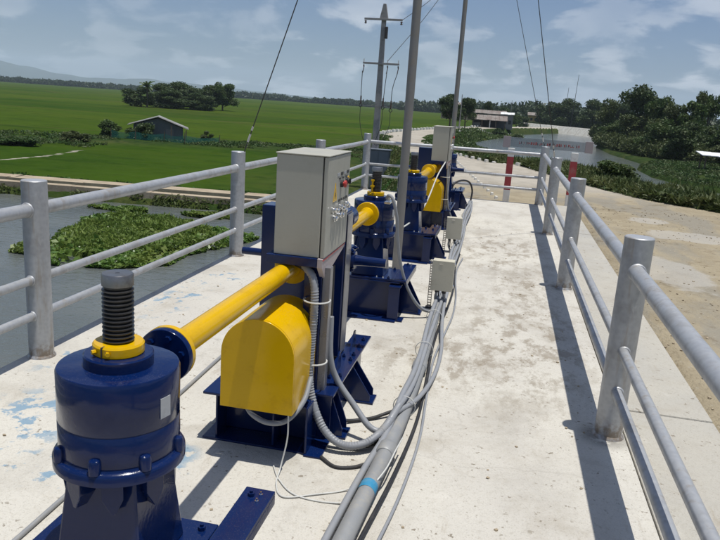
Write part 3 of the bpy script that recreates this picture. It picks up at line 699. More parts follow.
def make_cabinet(label):
    """local origin: ground under the stand post; cabinet x -.24..0, y 0..0.42, z .9..1.36"""
    t = thing('control_cabinet', label, 'control cabinet', (0, 0, 0))
    b = B(); add_box(b, (-.24, 0, .905), (-.026, .425, 1.360)); box = link_mesh('cabinet_box', b, M['cabinet'], t, bevel=.004)
    b = B(); add_box(b, (-.0255, .006, .912), (-.021, .419, 1.352)); link_mesh('door_gasket', b, M['seam'], t)
    b = B(); add_box(b, (-.0205, .001, .906), (0, .424, 1.358)); door = link_mesh('door', b, M['cabinet'], t, bevel=.004)
    b = B(); add_box(b, (-.244, -.004, 1.3605), (.003, .429, 1.366)); link_mesh('roof_sheet', b, M['cabinet'], t, bevel=.002)
    # raised trunking ribs on the door face below the push buttons
    def put(name, lo, hi, m, bev=.0): link_mesh(name, (lambda q: (add_box(q, lo, hi), q)[1])(B()), m, door, bevel=bev)
    # emergency stop and selector
    b = B(); add_lathe(b, [(.017, .0005), (.017, .012)], (0, .245, 1.222), 'x', 20); link_mesh('button_ring', b, M['seam'], door, smooth=True)
    b = B(); add_lathe(b, [(.010, .012), (.010, .016), (.017, .018), (.017, .026), (.013, .029)], (0, .245, 1.222), 'x', 24); link_mesh('stop_button', b, M['red'], door, smooth=True)
    b = B(); add_lathe(b, [(.018, .0005), (.018, .008), (.013, .010), (.013, .016)], (0, .355, 1.225), 'x', 24); add_box(b, (.0165, .351, 1.211), (.024, .359, 1.239)); link_mesh('selector_switch', b, M['black'], door, smooth=True)
    b = B(); add_lathe(b, [(.022, .0004), (.022, .003)], (0, .395, 1.225), 'x', 24); link_mesh('switch_plate', b, M['yellow'], door, smooth=True)
    for k, y in enumerate((.17, .235, .30, .355)): put('label_strip', (.0002, y, 1.262), (.0016, y + .045, 1.276), M['ink'] if k % 2 else M['label'])
    for k, y in enumerate((.20, .265, .33)): put('label_strip', (.0002, y, 1.245), (.0016, y + .04, 1.252), M['ink'])
    # pilot lamps and push buttons
    for k, (y, z) in enumerate(((.095, 1.115), (.16, 1.105), (.225, 1.115), (.285, 1.10), (.345, 1.115), (.13, 1.072), (.20, 1.078), (.265, 1.070), (.33, 1.085), (.385, 1.10))):
        b = B(); add_lathe(b, [(.017, .0005), (.017, .009), (.012, .0095), (.012, .017), (.008, .021)], (0, y, z), 'x', 16); link_mesh('push_button', b, M['chrome'], door, smooth=True)
    for k, y in enumerate((.21, .26, .31, .36)): put('label_strip', (.0002, y, 1.138), (.0016, y + .032, 1.150), M['ink'])
    b = B(); add_prism(b, [(.105, 1.150), (.175, 1.150), (.140, 1.235)], 'x', .0003, .0022); tri = link_mesh('warning_triangle', b, M['yellow'], door)
    b = B(); add_prism(b, [(.136, 1.185), (.146, 1.190), (.142, 1.178), (.148, 1.180), (.138, 1.160), (.139, 1.174), (.133, 1.172), (.140, 1.208)], 'x', .0024, .0030); link_mesh('lightning_mark', b, M['ink'], door)
    # shelf, post and bracket carrying the box
    b = B(); add_box(b, (-.27, -.015, .862), (-.03, .30, .904)); link_mesh('shelf', b, M['blue'], t, bevel=.003)
    b = B(); add_prism(b, [(-.012, .862), (-.012, .904), (.42, .904), (.42, .885), (.05, .80)], 'x', -.0285, -.004); link_mesh('gland_bracket', b, M['pink_label'], t, bevel=.002)
    b = B(); add_prism(b, [(-.010, .893), (-.010, .899), (.42, .903), (.42, .899)], 'x', -.0035, -.0015); link_mesh('red_stripe', b, M['red'], t)
    b = B(); add_box(b, (-.100, .04, .02), (-.014, .10, .861)); link_mesh('post', b, M['blue'], t, bevel=.003)
    b = B(); add_box(b, (-.0135, .045, .09), (.024, .095, .855)); link_mesh('post_channel', b, M['skysheen'], t, bevel=.003)  # pale strip carries the blue post's sky reflection in its colour
    b = B(); add_box(b, (-.13, .02, .006), (.03, .14, .018)); link_mesh('post_foot', b, M['blue'], t, bevel=.002)
    return t
uA = make_unit('near blue drive gearbox with an arched yellow guard under the large beige cabinet'); uA.location = (-.95, 2.65, 0)
uB = copy_tree(uA); uB.location = (-.95, 9.12, 0)
tag(uA, 'near blue gate drive unit with arched yellow guard, below the large beige cabinet', 'gate drive', 'blue gate drive units')
tag(uB, 'far blue gate drive unit with arched yellow guard, partly behind the third screw jack', 'gate drive', 'blue gate drive units')
cA = make_cabinet('large beige control cabinet with red stop button on its door, standing above the near yellow guard'); cA.location = (-.755, 2.95, 0)
cB = copy_tree(cA); cB.location = (-.755, 9.42, 0)
tag(cA, 'near beige control cabinet with a red stop button, above the near yellow guard', 'control cabinet', 'beige control cabinets')
tag(cB, 'far beige control cabinet, seen small in front of the river bend', 'control cabinet', 'beige control cabinets')

def drive_shaft(label, y0, y1, flange_at):
    t = thing('drive_shaft', label, 'shaft', (-.95, y0, .815), 0, 'yellow drive shafts')
    L_ = y1 - y0
    b = B(); add_tube(b, [(0, .018, 0), (0, L_ - .018, 0)], .043, 32); link_mesh('tube', b, M['yellow'], t, smooth=True)
    s0, s1 = (0, L_)
    b = B(); add_lathe(b, [(.080, 0), (.086, .002), (.086, .022), (.082, .026), (.050, .028), (.044, .045)], (0, 0, 0), 'y', 48); link_mesh('flange', b, M['yellow'], t, smooth=True)
    b = B(); add_lathe(b, [(.044, L_ - .045), (.050, L_ - .028), (.082, L_ - .026), (.086, L_ - .022), (.086, L_ - .002), (.080, L_)], (0, 0, 0), 'y', 48); link_mesh('flange', b, M['yellow'], t, smooth=True)
    if flange_at == 2:
        q = 1.21
        b = B(); add_lathe(b, [(.044, q - .04), (.050, q - .028), (.086, q - .024), (.088, q - .02), (.088, q), (.088, q + .02), (.084, q + .024), (.044, q + .03)], (0, 0, 0), 'y', 48); link_mesh('flange', b, M['yellow'], t, smooth=True)
    return t
drive_shaft('long yellow drive shaft from the nearest screw jack to the near gearbox', 1.837, 3.12, 0)
drive_shaft('yellow drive shaft behind the near cabinet, its round flange against the second jack', 3.72, 4.928, 1)
drive_shaft('yellow drive shaft between the third screw jack and the far gearbox', 7.592, 9.59, 2)
drive_shaft('farthest yellow drive shaft, hidden behind the far gearbox', 10.19, 11.228, 1)

# ------------------------------------------------------------------ conduits and cables
t = thing('cable_conduit', 'thick grey steel conduit pipe lying along the deck with a blue band', 'pipe', (0, 0, 0))
cpts = [(-.455, 1.6, .052), (-.42, 2.3, .050), (-.385, 3.0, .050), (-.375, 3.7, .050), (-.39, 4.6, .052), (-.42, 5.8, .050), (-.45, 7.6, .050), (-.49, 9.6, .050), (-.53, 12.1, .050)]
b = B(); add_tube(b, spline(cpts, 6), .037, 24); link_mesh('pipe', b, M['conduit'], t, smooth=True)
def along(pts, y):
    for a, c in zip(pts, pts[1:]):
        if a[1] <= y <= c[1]:
            k = (y - a[1]) / (c[1] - a[1]); return Vector([a[i] + k * (c[i] - a[i]) for i in range(3)])
    return Vector(pts[-1])
b = B(); add_tube(b, [along(cpts, 2.50), along(cpts, 2.56)], .0382, 24, False); link_mesh('blue_band', b, M['tape'], t, smooth=True)
for y in (2.83, 3.95, 6.3, 9.2):
    b = B(); p0, p1 = along(cpts, y), along(cpts, y + .09); d = p1 - p0
    add_tube(b, [p0, p0 + d * .1, p1 - d * .1, p1], [.040, .0455, .0455, .040], 24); link_mesh('coupler', b, M['conduit'], t, smooth=True)
def cable(name, label, pts, r, mat, cat='cable', seg=10, n=10, ridged=False, group=None, wob=0):
    P = spline(pts, n)
    if wob: P = [p + Vector((random.uniform(-wob, wob), 0, random.uniform(-wob, wob) * .5)) for p in P]
    o0 = Vector(pts[0]); b = B()
    if ridged:
        Q = []
        for a, c in zip(P, P[1:]):
            k = max(1, int((c - a).length / .006))
            Q += [a + (c - a) * (i / k) for i in range(k)]
        Q.append(P[-1]); rr = [r * (1 + (.07 if i % 2 else -.07)) for i in range(len(Q))]
        add_tube(b, [q - o0 for q in Q], rr, seg)
    else: add_tube(b, [q - o0 for q in P], r, seg)
    o = link_mesh(name, b, mat, smooth=True, loc=o0); return tag(o, label, cat, group)
def follow(dx, dz, y0, y1, step=.55, amp=.012, ph=0.0):
    out_ = []; y = y0
    while y < y1 + .01:
        p = along(cpts, y); out_.append((p.x + dx + amp * math.sin(y * 2.3 + ph) + random.uniform(-.005, .005), y, max(.014, p.z + dz + .006 * math.sin(y * 3.1 + ph)))); y += step
    return out_
# bundle on and beside the conduit
cable('power_cable', 'grey cable along the left flank of the conduit pipe, past the blue band', follow(-.052, -.012, 1.6, 2.7) + [(-.415, 3.0, .075), (-.40, 3.35, .118), (-.385, 3.7, .12)] + follow(-.012, .048, 4.2, 11.8), .0155, M['grey_cable'], 'cable')
cable('power_cable', 'grey cable tied on top of the conduit pipe beyond the coupler', [(-.395, 3.23, .115), (-.372, 3.45, .112)] + follow(.020, .046, 3.8, 12.0, ph=1.3), .014, M['grey_cable'], 'cable')
cable('power_cable', 'grey cable bowing out on the right of the conduit before rejoining it', [(-.402, 3.17, .108), (-.325, 3.5, .06), (-.285, 3.95, .02), (-.285, 4.4, .02), (-.33, 4.9, .05)] + follow(.045, .03, 5.3, 12.0, ph=2), .013, M['grey_cable'], 'cable')
cable('power_cable', 'dark thin cable on the right side of the conduit', follow(.062, -.03, 2.2, 8.0, ph=.5, amp=.02), .009, M['black'], 'cable')
cable('power_cable', 'thin grey cable wandering on the deck beside the conduit near its junction boxes', follow(.10, -.038, 2.0, 7.5, ph=1.5, amp=.03), .007, M['grey_cable'], 'cable')
for k, y in enumerate((3.35, 4.25, 5.0, 5.9, 6.8, 7.9, 9.1, 10.3, 11.4)):
    p = along(cpts, y); b = B(); add_tube(b, [Vector((.058 * math.cos(a), 0, .058 * math.sin(a) + .018)) for a in [R(20 * i) for i in range(19)]], .0028, 6, False)
    o = link_mesh('cable_tie', b, M['pale_cable'], t, loc=(p.x, p.y, p.z))
# flexible hoses dropping from the near cabinet to the conduit
cable('flexible_hose', 'ribbed grey hose looping down from the near cabinet past the yellow guard to the conduit', [(-.86, 2.99, .858), (-.80, 2.955, .80), (-.785, 2.94, .65), (-.79, 2.93, .42), (-.775, 2.92, .26), (-.70, 2.89, .11), (-.60, 2.88, .045), (-.50, 2.92, .05), (-.43, 3.02, .09), (-.395, 3.25, .115)], .0185, M['grey_cable'], 'hose', 12, 8, True)
cable('flexible_hose', 'smooth grey hose slanting from the near cabinet post down to the conduit', [(-.735, 3.065, .60), (-.725, 3.06, .40), (-.69, 3.08, .28), (-.60, 3.07, .17), (-.50, 3.03, .08), (-.435, 3.05, .07), (-.40, 3.2, .11)], .0155, M['grey_cable'], 'hose', 12, 8)
cable('flexible_hose', 'black hose curving down beside the ribbed hose under the near cabinet', [(-.90, 3.0, .86), (-.83, 2.975, .83), (-.80, 2.96, .75), (-.805, 2.955, .5), (-.80, 2.95, .30), (-.74, 2.93, .13), (-.62, 2.92, .03), (-.50, 2.95, .025), (-.45, 3.0, .03)], .0145, M['black'], 'hose', 12, 8)
for k, z in enumerate((.70, .40)):
    b = B(); add_tube(b, [Vector((-.03 + .062 * math.cos(a), .03 + .062 * math.sin(a), z)) for a in [R(20 * i) for i in range(19)]], .004, 6, False)
    link_mesh('cable_tie', b, M['pale_cable'], cA)
    b = B(); add_tube(b, [Vector((-.03 + .062 * math.cos(a), .03 + .062 * math.sin(a), z)) for a in [R(20 * i) for i in range(19)]], .004, 6, False)
    link_mesh('cable_tie', b, M['pale_cable'], cB)
cable('flexible_hose', 'grey loop of hose hanging below the near yellow guard', [(-1.03, 2.72, .27), (-.98, 2.69, .225), (-.90, 2.68, .20), (-.82, 2.70, .215), (-.77, 2.78, .28), (-.765, 2.87, .36)], .012, M['grey_cable'], 'hose', 10, 8)
cable('thin_wire', 'thin pale wire hanging from the yellow guard and trailing across the deck to the conduit', [(-.80, 2.655, .262), (-.80, 2.652, .15), (-.815, 2.62, .03), (-.80, 2.52, .006), (-.74, 2.44, .006), (-.62, 2.50, .006), (-.52, 2.56, .006), (-.43, 2.62, .03)], .0035, M['pale_cable'], 'wire')
cable('thin_wire', 'second pale wire lying in a shallow curve on the deck in front of the conduit', [(-.86, 2.66, .006), (-.80, 2.56, .005), (-.70, 2.47, .005), (-.55, 2.46, .005), (-.44, 2.50, .02), (-.36, 2.62, .09), (-.34, 2.8, .10), (-.33, 2.95, .09)], .0035, M['pale_cable'], 'wire')
cable('power_cable', 'thin dark cable curving on the deck between the near gearbox foot and the conduit', [(-.68, 2.80, .01), (-.60, 2.74, .008), (-.52, 2.76, .008), (-.44, 2.82, .02)], .008, M['black'], 'cable')
cable('thin_pipe', 'thin grey pipe lying on the deck, passing left of the nearest screw jack', [(-1.555, 1.4, .011), (-1.555, 1.95, .011), (-1.583, 3.19, .011), (-1.60, 3.9, .011), (-1.62, 5.3, .011)], .0095, M['conduit'], 'pipe')
cable('flexible_hose', 'grey hose arching from the second screw jack down to the conduit', [(-.83, 5.02, .93), (-.81, 4.98, .955), (-.775, 4.96, .93), (-.74, 4.98, .80), (-.725, 5.02, .62), (-.69, 5.06, .42), (-.63, 5.10, .24), (-.54, 5.14, .10), (-.46, 5.20, .05), (-.42, 5.32, .06)], .0125, M['grey_cable'], 'hose')
cable('rope', 'pale tube hanging in a long curve from the far drive unit toward the bare mast', [(-.80, 9.42, .90), (-.83, 8.8, .77), (-.86, 8.1, .53), (-.90, 7.5, .42), (-.95, 6.9, .40), (-.93, 6.68, .46)], .0085, M['pale_cable'], 'tube')
cable('flexible_hose', 'black hose looping over at the far end of the conduit', [(-.53, 12.05, .06), (-.52, 12.1, .25), (-.58, 12.0, .40), (-.70, 11.8, .44), (-.80, 11.6, .40), (-.84, 11.5, .30)], .016, M['black'], 'hose')
cable('flexible_hose', 'grey hose dropping from the far cabinet to the deck', [(-.77, 9.47, .86), (-.74, 9.46, .5), (-.70, 9.48, .25), (-.60, 9.6, .06), (-.50, 9.9, .06)], .014, M['grey_cable'], 'hose')
cable('power_cable', 'dark cable running from the near cabinet gland down behind the post', [(-.77, 3.20, .82), (-.765, 3.19, .6), (-.76, 3.17, .3), (-.70, 3.16, .05), (-.56, 3.25, .012), (-.44, 3.35, .03)], .009, M['black'], 'cable')

# junction boxes on slotted stands
def junction(label, loc):
    t = thing('junction_box', label, 'junction box', loc, 0, 'small cream junction boxes on stands')
    b = B(); add_box(b, (-.085, -.05, .185), (.085, .045, .425)); link_mesh('box', b, M['boxbeige'], t, bevel=.003)
    b = B(); add_box(b, (-.088, -.063, .182), (.088, -.0505, .428)); link_mesh('lid', b, M['boxbeige'], t, bevel=.003)
    for zz in (.20, .38): b = B(); add_box(b, (.0855, -.01, zz), (.094, .03, zz + .02)); link_mesh('hinge', b, M['chrome'], t, bevel=.001)
    # slotted angle: thin steel uprights with rungs
    for xx in (-.112,):
        b = B(); add_box(b, (xx, .046, .006), (xx + .006, .052, .40)); add_box(b, (xx + .028, .046, .006), (xx + .034, .052, .40))
        z = .02
        while z < .39: add_box(b, (xx + .0062, .047, z), (xx + .0278, .051, z + .008)); z += .022
        link_mesh('slotted_angle', b, M['steel'], t)
    b = B(); add_box(b, (-.03, .050, .006), (-.02, .058, .19)); add_box(b, (-.125, .03, 0), (.06, .10, .006)); link_mesh('stand_plate', b, M['black'], t)
    b = B(); add_lathe(b, [(.016, .150), (.016, .184)], (.02, 0, 0), seg=14); add_lathe(b, [(.014, .155), (.014, .184)], (-.04, 0, 0), seg=14); g_ = link_mesh('cable_gland', b, M['black'], t, smooth=True)
    b = B(); add_tube(b, spline([(.02, 0, .152), (.025, .01, .10), (.01, .05, .055), (-.0, .14, .05)], 6), .012, 10); add_tube(b, spline([(-.04, 0, .157), (-.045, .0, .10), (-.02, -.04, .05), (.0, -.12, .06)], 6), .010, 10); link_mesh('cable_tail', b, M['grey_cable'], t, smooth=True)
    b = B(); add_box(b, (-.03, -.0635, .40), (-.0, -.0655, .405)); link_mesh('lid_screw', b, M['chrome'], t)
    return t
jb1 = junction('nearer small cream junction box standing over the conduit pipe', (-.395, 5.42, 0))
jb2 = copy_tree(jb1); jb2.location = (-.50, 7.85, -.02); jb2.rotation_euler = (0, 0, R(6))
tag(jb2, 'farther small cream junction box beside the conduit, in front of the far drive unit', 'junction box', 'small cream junction boxes on stands')
tag(jb1, 'nearer small cream junction box standing over the conduit pipe', 'junction box', 'small cream junction boxes on stands')

# ------------------------------------------------------------------ masts and guy wires
def mast(label, x, y, h, r0, r1):
    t = thing('steel_mast', label, 'mast', (x, y, 0), 0, 'bare grey steel masts')
    b = B(); add_tube(b, [(0, 0, .012), (0, 0, h * .5), (0, 0, h)], [r0, (r0 + r1) / 2, r1], 20); link_mesh('pole', b, M['polepaint'], t, smooth=True)
    b = B(); add_box(b, (-.11, -.11, 0), (.11, .11, .012)); link_mesh('base_plate', b, M['polepaint'], t, bevel=.002)
    b = B(); add_lathe(b, [(r1 + .01, h * .9), (r1 + .01, h * .9 + .05)], seg=18); link_mesh('guy_collar', b, M['wire'], t, smooth=True)
    return t
mast('nearer bare grey steel mast rising out of the picture behind the second jack', -.95, 6.62, 8.2, .043, .036)
mast('farther thin steel mast behind the far control cabinet', -.985, 12.60, 8.0, .043, .032)
def guy(label, a, c, r=.0052):
    a, c = Vector(a), Vector(c); mid = (a + c) / 2 - Vector((0, 0, .04)); b = B()
    add_tube(b, [q - a for q in spline([a, mid, c], 10)], r, 6); o = link_mesh('guy_wire', b, M['wire'], smooth=True, loc=a)
    b = B()
    d = (c - a).normalized(); add_tube(b, [d * .14, d * .22], .011, 8); add_tube(b, [d * .26, d * .30], .010, 8); link_mesh('wire_clamp', b, M['whiteins'], o, smooth=True)
    return tag(o, label, 'wire')
guy('dark guy wire from the left railing up to the top of the nearer mast', (-2.55, 6.52, 1.02), (-.97, 6.62, 5.9))
guy('dark guy wire from the right railing up to the nearer mast', (.655, 9.80, .95), (-.93, 6.62, 7.2))
guy('dark guy wire from the far right corner post to the farther mast', (.65, 12.97, 1.0), (-.97, 12.60, 6.2))

# ------------------------------------------------------------------ barrier board on red and white posts
t = thing('barrier_board', 'see through pale board with red lettering on two red and white posts', 'barrier', (0, 13.65, -.09))
for x in (.07, 1.24):
    b = B(); add_box(b, (x - .062, -.05, 0), (x + .062, .05, .25)); po = link_mesh('post', b, M['white'], t, bevel=.006)
    b = B(); add_box(b, (x - .062, -.05, .2505), (x + .062, .05, .88)); link_mesh('red_band', b, M['redpost'], po, bevel=.006)
    b = B(); add_box(b, (x - .062, -.05, .8805), (x + .062, .05, 1.04)); link_mesh('white_cap', b, M['white'], po, bevel=.006)
b = B(); add_box(b, (.04, -.080, 1.07), (1.40, -.060, 1.25)); bd = link_mesh('board', b, M['board'], t, bevel=.003)
for x0, x1 in ((-.10, .0385), (1.4015, 1.54)):
    b = B(); add_box(b, (x0, -.082, 1.055), (x1, -.058, 1.265)); link_mesh('end_panel', b, M['boardend'], t, bevel=.003)
b = B(); x = .20; rr = random.Random(4)
while x < 1.28:     # worn red characters too small to read in the photograph
    wd = rr.uniform(.018, .034); h0 = 1.135; hh = .045
    for q in range(rr.choice((2, 3))):
        k = rr.random()
        if k < .5: add_box(b, (x + rr.uniform(0, wd - .008), -.0830, h0), (x + wd - .003, -.0803, h0 + hh)) if q == 0 else add_box(b, (x, -.0835, h0 + rr.choice((0, .018, .036))), (x + wd, -.0803, h0 + rr.choice((.008, .026, .044))+.008))
        else: add_box(b, (x, -.0826, h0), (x + .007, -.0803, h0 + hh))
    x += wd + (.012 if rr.random() < .8 else .04)
link_mesh('red_lettering', b, M['redink'], bd, kind='stuff')

# ------------------------------------------------------------------ kerb blocks along the road
me = None
def block(x, y, rz, s, label, group):
    global me
    if me is None:
        b = B(); vs = add_box(b, (-.14, -.08, -.08), (.14, .08, .13))
        for v in vs:
            if v.co.z > 0: v.co.x *= .88; v.co.y *= .75
        o = link_mesh('kerb_block', b, M['kerbwhite'], bevel=.008); me = o
    else: o = me.copy(); COL.objects.link(o)
    o.location = (x, y, gz(x, y)); o.rotation_euler = (0, 0, rz + random.uniform(-.12, .12)); o.scale = (s, s, s * random.uniform(.85, 1.1))
    return tag(o, label, 'kerb block', group)
g1 = 'white kerb blocks along the river edge of the road'; r1 = [(1.25, 22.2), (-.36, 25.4), (-2.0, 30.3), (-3.0, 34.5), (-4.3, 41), (-5.8, 50)]
def lerp_line(pts, step):
    out_ = []; acc = 0
    for a, c in zip(pts, pts[1:]):
        d = math.hypot(c[0] - a[0], c[1] - a[1]); s = acc
        while s < d: out_.append((a[0] + (c[0] - a[0]) * s / d, a[1] + (c[1] - a[1]) * s / d, math.atan2(c[1] - a[1], c[0] - a[0]))); s += step
        acc = s - d
    return out_
ORD = ['nearest', 'second', 'third', 'fourth', 'fifth', 'sixth', 'seventh', 'eighth', 'ninth', 'tenth', 'eleventh', 'twelfth', 'thirteenth', 'fourteenth', 'fifteenth', 'sixteenth', 'seventeenth', 'eighteenth', 'nineteenth', 'twentieth']
ORD += ['twenty ' + o for o in ('first', 'second', 'third', 'fourth', 'fifth', 'sixth', 'seventh', 'eighth', 'ninth')] + ['thirtieth'] + ['thirty ' + o for o in ('first', 'second', 'third', 'fourth', 'fifth', 'sixth', 'seventh', 'eighth', 'ninth')] + ['fortieth'] + ['forty ' + o for o in ('first', 'second', 'third', 'fourth', 'fifth')]
for k, (x, y, a) in enumerate(lerp_line(r1, .95)): block(x, y, a, .75, 'small white kerb block, %s along the river bushes counting from the barrier board' % ORD[k], g1)
g2 = 'low kerb blocks in the row left of the road beyond the deck'
for k, (x, y, a) in enumerate(lerp_line([(-.12, 14.1), (-.75, 18), (-1.75, 24.2), (-2.6, 28)], .62)): block(x, y, a, .40, 'low dusty kerb block in the row behind the far railing, %s from the deck' % ORD[k], g2)
g3 = 'white kerb posts lining the far bend of the road'
for x, y, a in lerp_line([(-10.9, 60), (-11.4, 68), (-10.8, 80), (-9.3, 100), (-7.2, 124), (-3.5, 140)], 1.9): block(x, y, a, 2.0, 'white kerb post on the far bend of the road above the fields', g3)
g4 = 'white kerb posts on the river side of the far road'
for x, y, a in lerp_line([(-7.0, 70), (-6.8, 84), (-5.3, 104), (-2.4, 124), (2.2, 145)], 1.9): block(x, y, a, 1.1, 'white kerb post on the river side of the far road below the huts', g4)

# ------------------------------------------------------------------ power pole
def power_pole():
    X, Y = -6.03, 32.0; z0 = gz(X, Y) - .1
    t = thing('power_pole', 'tapering concrete power pole with two cross arms and hanging insulators, in the green field', 'power pole', (X, Y, z0)); Z = lambda z: z - z0
    b = B(); add_prism(b, [(-.17, -.14), (.17, -.14), (.17, .14), (-.17, .14)], 'z', 0, Z(5.6))
    for v in b.verts:
        if v.co.z > 1: v.co.x *= .55; v.co.y *= .55
    link_mesh('shaft', b, M['concpole'], t, bevel=.015)
    b = B()
    add_prism(b, [(-.20, Z(5.25)), (.20, Z(5.25)), (.06, Z(5.93)), (-.06, Z(5.93))], 'y', -.09, .09); link_mesh('top_bracket', b, M['concpole'], t, bevel=.01)
    for zz, x0, x1 in ((5.22, -.86, .86), (3.33, -.80, .86)):
        b = B(); add_box(b, (x0, -.17, Z(zz)), (x1, -.10, Z(zz) + .085)); link_mesh('cross_arm', b, M['concpole'], t, bevel=.005)
    def insul(x, z, n=5, y=-.135, sc=1.0):
        b = B(); prof = []
        for k in range(n): prof += [(.022 * sc, -k * .075), (.058 * sc, -k * .075 - .03), (.058 * sc, -k * .075 - .045), (.022 * sc, -k * .075 - .07)]
        add_lathe(b, prof, (x, y, Z(z)), seg=12); link_mesh('insulator', b, M['porcelain'], t, smooth=True)
    def cutout(x, z):
        b = B(); add_tube(b, [(x, -.14, Z(z)), (x + .01, -.14, Z(z) - .1)], .03, 10); add_tube(b, [(x + .02, -.15, Z(z) - .08), (x - .02, -.18, Z(z) - .36)], .02, 8); link_mesh('fuse_cutout', b, M['porcelain'], t, smooth=True)
        b = B(); add_tube(b, [(x, -.14, Z(z) + .09), (x, -.14, Z(z) + .25)], .018, 8); link_mesh('insulator', b, M['whiteins'], t, smooth=True)
    for x in (-.80, .82): insul(x, 5.20, 2)
    for x in (-.76, .33, .82):
        cutout(x, 3.30)
    wires = [((-.80, 3.02), (-.80, 2.3), (-.79, 1.6)), ((.33, 3.02), (.28, 2.3), (.25, 1.55)), ((.82, 3.02), (.64, 2.3), (.62, 1.45))]
    for w_ in wires:
        b = B(); add_tube(b, spline([(x, -.16, Z(z)) for x, z in w_], 6), .016, 6); link_mesh('drop_wire', b, M['wire'], t, smooth=True)
        x, z = w_[-1]; b = B(); add_tube(b, [(x, -.16, Z(z) + .32), (x, -.16, Z(z) - .02)], .034, 8); link_mesh('arrester', b, M['porcelain'], t, smooth=True)
        b = B(); add_tube(b, [(x + .07 * math.cos(a), -.16, Z(z) - .10 + .07 * math.sin(a)) for a in [R(30 * k) for k in range(13)]], .018, 6, False); link_mesh('loop', b, M['wire'], t, smooth=True)
        b = B(); add_tube(b, spline([(x, -.16, Z(z) - .18), (x * .95, -.2, Z(z) - .9), (x * .45 - .15, -.2, Z(z) - 1.7), (-.15, -.2, Z(.0))], 6), .013, 6); link_mesh('drop_wire', b, M['wire'], t, smooth=True)
    b = B(); add_box(b, (-.9, -.17, Z(1.48)), (.7, -.145, Z(1.51))); link_mesh('thin_arm', b, M['concpole'], t)
    b = B(); add_box(b, (.12, -.3, Z(4.45)), (.24, -.1, Z(4.95))); link_mesh('switch', b, M['wire'], t, bevel=.02)
    b = B(); add_box(b, (-.20, -.55, Z(-1.55)), (.78, -.16, Z(-.45))); bx = link_mesh('switch_box', b, M['switchbox'], t, bevel=.02)
    for k in range(2):
        b = B(); add_box(b, (-.17 + k * .475, -.565, Z(-1.5)), (.27 + k * .475, -.552, Z(-.5))); link_mesh('box_door', b, M['switchbox'], t, bevel=.005)
    b = B(); add_box(b, (-.25, -.6, Z(-.449)), (.83, -.1, Z(-.40))); link_mesh('box_roof', b, M['switchbox'], t, bevel=.01)
    for a_, c_ in (((.86, 5.27), (2.6, 7.9)), ((.33, 3.5), (2.9, 8.3))):
        b = B(); add_tube(b, spline([(a_[0], -.14, Z(a_[1])), ((a_[0] + c_[0]) / 2, 2.0, Z((a_[1] + c_[1]) / 2) - .15), (c_[0], 4, Z(c_[1]))], 8), .012, 6); link_mesh('span_wire', b, M['wire'], t, smooth=True)
power_pole()

# ------------------------------------------------------------------ foliage
def leaf_quads(C, size, rng, flat=0.0, asp=1.6):
    """oriented quads at centres C (n,3)"""
    n = len(C); d = rng.normal(size=(n, 3)); d[:, 2] = d[:, 2] * (1 - flat) ; d /= np.linalg.norm(d, axis=1)[:, None]
    nn = rng.normal(size=(n, 3)); nn[:, 2] += flat * 3; u = np.cross(d, nn); u /= np.linalg.norm(u, axis=1)[:, None] + 1e-9
    s = size * rng.uniform(.45, 1.65, n)[:, None]
    V = np.stack([C - d * s * asp / 2, C + u * s * .42, C + d * s * asp / 2, C - u * s * .42], 1).reshape(-1, 3)
    return V, np.arange(n * 4).reshape(-1, 4)
def crown_points(rng, n, clumps, shell=.55):
    """clumps: list of (centre, radii)"""
    vol = np.array([r[0] * r[1] * r[2] for _, r in clumps]) ** .67; pr = vol / vol.sum(); which = rng.choice(len(clumps), n, p=pr)
    d = rng.normal(size=(n, 3)); d /= np.linalg.norm(d, axis=1)[:, None]; rad = shell + (1 - shell) * rng.random(n) ** .6
    rad *= 1 + .10 * rng.normal(size=n)
    c = np.array([k[0] for k in clumps])[which]; r = np.array([k[1] for k in clumps])[which]
    return c + d * rad[:, None] * r
def crown_mesh(name, seed, mat, kind='round', leaf=.045, n=3200):
    """unit tree crown: width about 1, from z=0.12 to z=1"""
    rng = np.random.default_rng(seed); cl = []
    if kind == 'round':
        for k in range(17):
            a = rng.uniform(0, 6.28); q = rng.uniform(.0, .33); z = rng.uniform(.34, .86); q *= math.sqrt(max(.15, 1 - ((z - .55) / .42) ** 2))
            r = rng.uniform(.09, .17); cl.append(((q * math.cos(a), q * math.sin(a), z), (r * 1.15, r * 1.15, r * .8)))
    elif kind == 'full':
        for k in range(24):
            a = rng.uniform(0, 6.28); z = rng.uniform(.12, .88); q = rng.uniform(.05, .38) * math.sqrt(max(.12, 1 - ((z - .4) / .58) ** 2))
            r = rng.uniform(.09, .17); cl.append(((q * math.cos(a), q * math.sin(a), z), (r * 1.2, r * 1.2, r * .85)))
    elif kind == 'tall':
        for k in range(16):
            a = rng.uniform(0, 6.28); z = rng.uniform(.35, .93); q = rng.uniform(.05, .27) * (1.15 - z * .6)
            r = rng.uniform(.07, .13); cl.append(((q * math.cos(a), q * math.sin(a), z), (r * 1.2, r * 1.2, r)))
    elif kind == 'tuft':
        for k in range(6):
            a = rng.uniform(0, 6.28); z = rng.uniform(.62, .93); q = rng.uniform(.05, .3)
            r = rng.uniform(.10, .17); cl.append(((q * math.cos(a), q * math.sin(a), z), (r * 1.3, r * 1.3, r * .7)))
    elif kind == 'low':
        for k in range(16):
            a = rng.uniform(0, 6.28); q = rng.uniform(0, .38); z = rng.uniform(.12, .72) * (1 - q * .8)
            r = rng.uniform(.10, .2); cl.append(((q * math.cos(a), q * math.sin(a), z), (r, r, r * 1.0)))
    C = crown_points(rng, n, cl, .35); V, F = leaf_quads(C, leaf, rng)
    me_ = from_arrays(name, V, F, mat); d = me_.data; bpy.data.objects.remove(me_); return d, cl
KINDS = {}
